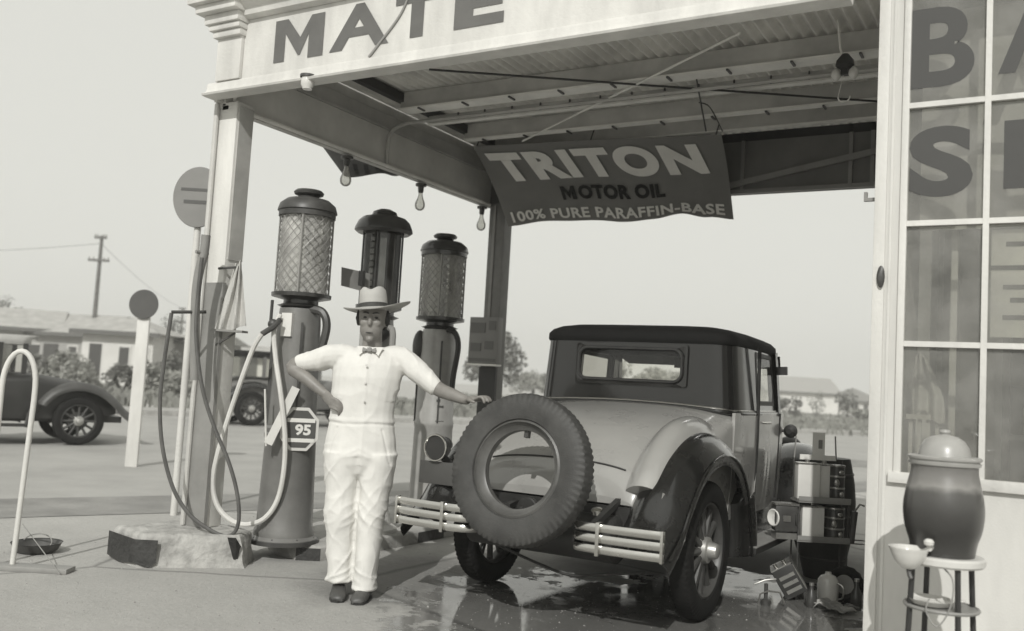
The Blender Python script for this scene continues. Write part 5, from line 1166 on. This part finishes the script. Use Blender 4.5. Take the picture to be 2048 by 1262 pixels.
mb = MB(); mb.add([], []); inst('hub', ring_geo([(-.02, .001), (-.02, .062), (.02, .062), (.03, .03), (.032, .001)], 24).mesh('small_hub', GREYP), t)
for px, py, lb, h_ in ((1622, 1214, 'short dark oil bottle standing before the white enamel can', .13), (1712, 1216, 'dark oil bottle at the foot of the office corner', .16)):
    bq = gnd(px, py); t = thing('oil_bottle', lb, 'bottle', bq, 0, 'oil bottles on the wet ground')
    mb = MB(); mb.lathe([(.03, 0), (.034, .006), (.034, h_ * .55), (.014, h_ * .78), (.012, h_)], 16); mb.build('bottle_glass', STONE, t)
    mb = MB(); mb.lathe([(.015, h_), (.015, h_ + .018), (.001, h_ + .018)], 12); mb.build('bottle_cap', TING, t)
bq = gnd(1668, 1222); rnd = random.Random(4)
mb = MB(); mb.grid(lambda u, v: V((bq.x - .11 + .22 * u + .03 * math.sin(v * 9), bq.y - .08 + .16 * v + .03 * math.sin(u * 7), .012 + .04 * abs(noise.noise(V((u * 4, v * 4, 3)))) + .02 * abs(math.sin(u * 8 + v * 5)))), 22, 18)
tag(solid(mb.build('oily_rag', mat('rag_cloth', .3, .95, var=.4, vscale=12, bump=.2)), .004), 'crumpled grey rag lying on the ground before the white enamel can', 'rag')
t = thing('grease_gun', 'small dark grease gun hung at the right side of the oil tin rack', 'grease gun', on_rack(.22, -.06, .42), YAW)
mb = MB(); mb.tube([(-.02, 0, -.09), (.0, 0, .12)], .022, 10); mb.build('barrel', DARKM, t)
mb = MB(); mb.tube([(.0, 0, .12), (.03, -.01, .17), (.06, -.01, .16)], .007, 6); mb.build('nozzle', TING, t)
bq = gnd(1536, 1212)
t = thing('jack_frame', 'small bent wire jack frame lying beside the rear wheel of the coupe', 'jack', bq, YAW)
mb = MB(); mb.tube([(-.06, 0, .0), (-.05, 0, .07), (.0, 0, .09), (.07, 0, .085), (.1, 0, .02)], .006, 6); mb.tube([(-.08, .03, .12), (-.02, .02, .15), (.05, .02, .16)], .005, 6); mb.build('bent_rod', TING, t)
mb = MB(); mb.lathe([(.03, 0), (.03, .03), (.012, .04), (.012, .13), (.001, .13)], 14, Matrix.Translation((-.01, .02, 0))); mb.build('jack_screw', DARKM, t)

# ------------------------------------------------------------------ distance
def house(label, px, d, wd, dp, eave, ridge, wallm, hip=False, roofm=ROOFG, wins=(), doors=(), rz=0, base=0):
    p = far(px, d); t = thing('house', label, 'house', (p.x, p.y, base), YAW + rz)
    m_ = MB(); m_.box(-wd / 2, wd / 2, 0, dp, 0, eave)
    if not hip:
        for x in (-wd / 2, wd / 2): pass
    m_.build('wall', wallm, t)
    m_ = MB(); o_ = .45; hx = wd / 2 + o_; yi = dp / 2
    rx = hx - dp / 2 - o_ if hip else hx
    A_ = [V((-hx, -o_, eave - .06)), V((hx, -o_, eave - .06)), V((hx, dp + o_, eave - .06)), V((-hx, dp + o_, eave - .06))]
    rx = max(rx, .01); R1, R2 = V((-rx, yi, ridge)), V((rx, yi, ridge))
    m_.add(A_ + [R1, R2], [(0, 1, 5, 4), (2, 3, 4, 5), (1, 2, 5), (3, 0, 4), (3, 2, 1, 0)]); m_.build('roof', roofm, t, smooth=0)
    m_ = MB(); m_.box(-hx, hx, -o_ - .03, -o_, eave - .22, eave - .02); m_.build('eave_shadow_board', mat('eave_shadow_paint', .12, .8), t)  # dark strip with the shadow under the eave painted in
    for x, z0, w2, h2 in wins:
        m_ = MB(); m_.box(x - w2 / 2 - .08, x + w2 / 2 + .08, -.05, 0, z0 - .08, z0 + h2 + .08); f_ = m_.build('window', HOUSEW, t)
        m_ = MB(); m_.box(x - w2 / 2, x + w2 / 2, -.07, -.051, z0, z0 + h2); m_.build('pane', WIND, f_)
    for x, w2 in doors:
        m_ = MB(); m_.box(x - w2 / 2, x + w2 / 2, -.06, 0, 0, 2.1); m_.build('door', WIND, t)
    return t
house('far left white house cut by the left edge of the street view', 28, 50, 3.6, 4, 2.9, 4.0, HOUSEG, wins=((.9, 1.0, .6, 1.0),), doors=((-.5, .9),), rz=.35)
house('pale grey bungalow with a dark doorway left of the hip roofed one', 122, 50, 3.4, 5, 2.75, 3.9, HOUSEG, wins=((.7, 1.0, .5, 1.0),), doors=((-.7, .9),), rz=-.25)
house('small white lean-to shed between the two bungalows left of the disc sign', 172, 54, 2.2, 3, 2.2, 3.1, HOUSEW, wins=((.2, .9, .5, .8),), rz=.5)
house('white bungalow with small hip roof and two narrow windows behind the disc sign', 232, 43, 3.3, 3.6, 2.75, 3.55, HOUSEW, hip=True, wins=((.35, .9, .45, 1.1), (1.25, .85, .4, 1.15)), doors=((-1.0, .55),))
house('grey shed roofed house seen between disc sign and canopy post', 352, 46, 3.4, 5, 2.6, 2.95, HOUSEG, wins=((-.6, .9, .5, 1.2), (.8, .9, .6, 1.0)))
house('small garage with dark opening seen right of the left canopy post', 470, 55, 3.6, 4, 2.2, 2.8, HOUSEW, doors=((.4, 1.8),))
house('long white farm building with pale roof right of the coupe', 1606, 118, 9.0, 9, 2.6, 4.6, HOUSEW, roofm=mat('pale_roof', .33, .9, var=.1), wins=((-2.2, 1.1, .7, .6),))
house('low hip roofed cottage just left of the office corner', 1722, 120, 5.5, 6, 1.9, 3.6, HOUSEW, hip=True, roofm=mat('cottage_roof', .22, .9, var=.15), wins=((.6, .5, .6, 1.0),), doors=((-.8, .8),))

def leafcloud(rx, ry, rz, n, s, lumps=9, seed=0):
    rnd = random.Random(seed); m_ = MB(); C_ = []
    for i in range(lumps):
        a, b = rnd.uniform(0, 2 * PI), rnd.uniform(-.5, 1); q = rnd.uniform(.35, .8)
        C_.append((V((rx * q * math.cos(a) * math.sqrt(1 - b * b * .8), ry * q * math.sin(a) * math.sqrt(1 - b * b * .8), rz * (.0 + b * .75))), rnd.uniform(.3, .5)))
    for i in range(n):
        c, r = C_[rnd.randrange(lumps)]
        d_ = V((rnd.gauss(0, 1), rnd.gauss(0, 1), rnd.gauss(0, 1))).normalized() * r * rnd.uniform(.55, 1.05)
        p = c + V((d_.x * rx, d_.y * ry, d_.z * rz))
        n_ = V((rnd.gauss(0, 1), rnd.gauss(0, 1), rnd.gauss(.5, 1))).normalized(); t_ = n_.orthogonal().normalized(); b_ = n_.cross(t_); k = s * rnd.uniform(.6, 1.4)
        m_.add([p - t_ * k, p - b_ * k * .55, p + t_ * k, p + b_ * k * .55], [(0, 1, 2, 3)])
    return m_
def bush(label, px, d, rx, rz, m_=LEAFP, n=900, seed=0, z=None):
    p = far(px, d); t = thing('garden_bush', label, 'bush', p, 0, 'bushes in the gardens behind the street')
    leafcloud(rx, rx, rz, n, rx * .10, seed=seed).build('foliage', m_, t, smooth=0).location = (0, 0, rz * .75)
    s_ = MB()
    for i in range(4): s_.tube([(.03 * i, 0, 0), (rx * .5 * math.cos(i * 1.7), rx * .5 * math.sin(i * 1.7), rz * .9)], .03, 5)
    s_.build('stem', BARK, t); return t
def tree(label, px, d, h_, rx, rz, m_=LEAF, n=2400, seed=1):
    p = far(px, d); t = thing('leafy_tree', label, 'tree', p, 0, 'trees in the distance')
    leafcloud(rx, rx, rz, n, rx * .065, 16, seed).build('crown', m_, t, smooth=0).location = (0, 0, h_ - rz)
    s_ = MB(); s_.tube([(0, 0, 0), (.05, 0, h_ * .4), (0, .05, h_ - rz * .6)], [.22, .16, .06], 8)
    for i in range(5): s_.tube([(.03, 0, h_ * .45), (rx * .6 * math.cos(i * 1.3), rx * .6 * math.sin(i * 1.3), h_ - rz * (1.1 - .18 * i))], [.08, .02], 6)
    s_.build('trunk', BARK, t); return t
bush('dark bush beside the doorway of the pale grey bungalow', 82, 40, .8, .8, LEAF, seed=3)
bush('tall ragged bush before the pale grey bungalow', 130, 38, 1.1, 1.0, seed=4)
bush('round bush left of the hip roofed bungalow', 163, 36, .7, .7, seed=5)
bush('dark low bush under the two narrow windows', 247, 37, .8, .75, LEAF, seed=6)
bush('pale bush beside the white disc sign post', 312, 36, 1.0, .8, seed=7)
bush('dark bush at the corner of the grey shed roofed house', 340, 40, .8, 1.1, LEAF, seed=8)
bush('sparse bush behind the black hose loop', 372, 34, .8, .6, seed=9)
bush('low pale bush right of the left canopy post', 455, 40, 1.0, .6, seed=10)
bush('bush between coupe and white farm building', 1578, 70, 1.3, .9, LEAF, 500, 11)
bush('thin upright bush before the end of the farm building', 1632, 75, .9, 1.3, LEAFP, 300, 12)
bush('dark round bush between farm building and cottage', 1693, 80, 1.2, 1.5, LEAF, 500, 13)
bush('low bush in front of the cottage', 1725, 78, 1.5, .6, LEAFP, 400, 14)
tree('dark rounded tree behind the notice box on the rear post', 985, 62, 4.9, 2.1, 2.1, seed=21)
tree('small dark tree above the grey shed roofed house', 340, 70, 5.2, 1.1, .9, n=400, seed=22)
tree('tree crown cut by the left edge above the houses', 5, 75, 6.2, 1.6, 1.4, n=500, seed=23)
tree('far tree seen through the left of the coupe rear window', 1190, 60, 4.0, 2.6, 1.8, LEAFP, seed=24)
tree('far tree seen through the right of the coupe rear window', 1320, 80, 3.6, 3.0, 1.6, LEAFP, seed=25)
tree('hazy far tree between notice box and coupe', 1066, 95, 3.0, 2.4, 1.4, LEAFP, seed=26)
# weeds of the empty lots: nobody could count them
def weeds(name, spots, hmax, m_, seed):
    rnd = random.Random(seed); b_ = MB()
    for p in spots(rnd):
        h_ = hmax * rnd.uniform(.4, 1); a = rnd.uniform(0, PI); w_ = h_ * rnd.uniform(.3, .7)
        d_ = V((math.cos(a), math.sin(a), 0)) * w_; l_ = V((rnd.gauss(0, .2), rnd.gauss(0, .2), 1)) * h_
        b_.add([p - d_ * .5, p + d_ * .5, p + d_ * .7 + l_, p + l_ * 1.15, p - d_ * .6 + l_ * .9], [(0, 1, 2, 3, 4)])
    return tag(b_.build(name, m_, smooth=0), 'pale weeds covering the empty lots across the street' if 'lot' in name else 'dry weeds in the field beyond the office corner', 'weeds', kind='stuff')
WEED = mat('dry_weeds', .21, .9, var=.35, vscale=.8, tint=(1, 1, .92))
def s1(r):
    for i in range(7000):
        n_ = r.uniform(26.5, 46); t_ = r.uniform(-26, 40); yield NS * n_ + US * t_
weeds('lot_weeds', s1, .36, WEED, 5)
def s2(r):
    for i in range(5200): yield far(r.uniform(900, 1800), r.uniform(38, 95))
weeds('field_weeds', s2, .34, WEED, 6)
mb = MB(); a0, b0 = far(1500, 21), far(1900, 19.5)
mb.bar(a0 + V((0, 0, .012)), b0 + V((0, 0, .012)), 2.4, .008); tag(mb.build('lane', GUTT), kind='structure')
rnd = random.Random(9); mb = MB()
for i in range(2600):
    p = gnd(rnd.uniform(-60, 1500), rnd.uniform(930, 1300))
    if p.y > 9 or (-4.9 < p.x < -4.15 and p.y > 4.7): continue
    r = .004 * rnd.uniform(.5, 1.0) * (2.4 if rnd.random() < .06 else 1); a = rnd.uniform(0, PI)
    vs = [p + V((r * math.cos(a + q) * rnd.uniform(.7, 1.3), r * math.sin(a + q) * rnd.uniform(.7, 1.3), 0)) for q in (0, 1.57, 3.14, 4.71)] + [p + V((0, 0, r * .9))]
    mb.add(vs, [(0, 1, 4), (1, 2, 4), (2, 3, 4), (3, 0, 4)])
tag(mb.build('gravel', mat('grit_stone', .26, .9, var=.4, vscale=3), smooth=0), 'loose grit scattered over the forecourt', 'gravel', kind='stuff')
# utility poles
def upole(label, px, d, h_):
    p = far(px, d); t = thing('utility_pole', label, 'utility pole', p, YAW, 'utility poles')
    m_ = MB(); m_.tube([(0, 0, 0), (.0, 0, h_)], [.16, .09], 10); m_.build('pole_shaft', POLEW, t)
    for z, w_ in ((h_ - .2, .35), (h_ - 1.5, .6)):
        m_ = MB(); m_.box(-w_, w_, -.17, -.11, z, z + .13); c_ = m_.build('crossarm', POLEW, t)
        m_ = MB()
        for x in (-.9, -.5, .5, .9): m_.lathe([(.03, z + .13), (.05, z + .18), (.03, z + .26), (.001, z + .27)], 8, Matrix.Translation((x * w_, -.14, 0)))
        m_.build('insulator', HOUSEG, c_)
    return t
upole('tall utility pole with crossarms behind the left bungalows', 181, 52, 8.4)
upole('short distant utility pole above the grey shed roofed house', 356, 90, 7.0)
for q0, q1, lb in ((far(181, 52) + V((0, 0, 7.95)), far(356, 90) + V((0, 0, 6.9)), 'thin overhead wire strung between the two utility poles'), (far(181, 52) + V((0, 0, 7.95)), far(-420, 60) + V((0, 0, 7.6)), 'thin overhead wire leaving the picture at the left edge from the tall utility pole')):
    mb = MB(); mb.tube([q0.lerp(q1, i / 16) - V((0, 0, 1.6 * (i / 16) * (1 - i / 16))) for i in range(17)], .011, 5); tag(mb.build('overhead_wire', BLACK), lb, 'wire')

# ------------------------------------------------------------------ air: far things fade
hm = bpy.data.materials.new('pale_air'); hm.use_nodes = True; hn = hm.node_tree.nodes; hn.clear()
ho_ = hn.new('ShaderNodeOutputMaterial'); pv = hn.new('ShaderNodeVolumePrincipled')
pv.inputs['Color'].default_value = (.98, .97, .93, 1); pv.inputs['Density'].default_value = .0024; pv.inputs['Anisotropy'].default_value = 0
hm.node_tree.links.new(pv.outputs[0], ho_.inputs['Volume'])
mb = MB(); mb.box(-190, 190, -60, 190, -1, 11); tag(mb.build('haze', hm, smooth=0), kind='stuff')
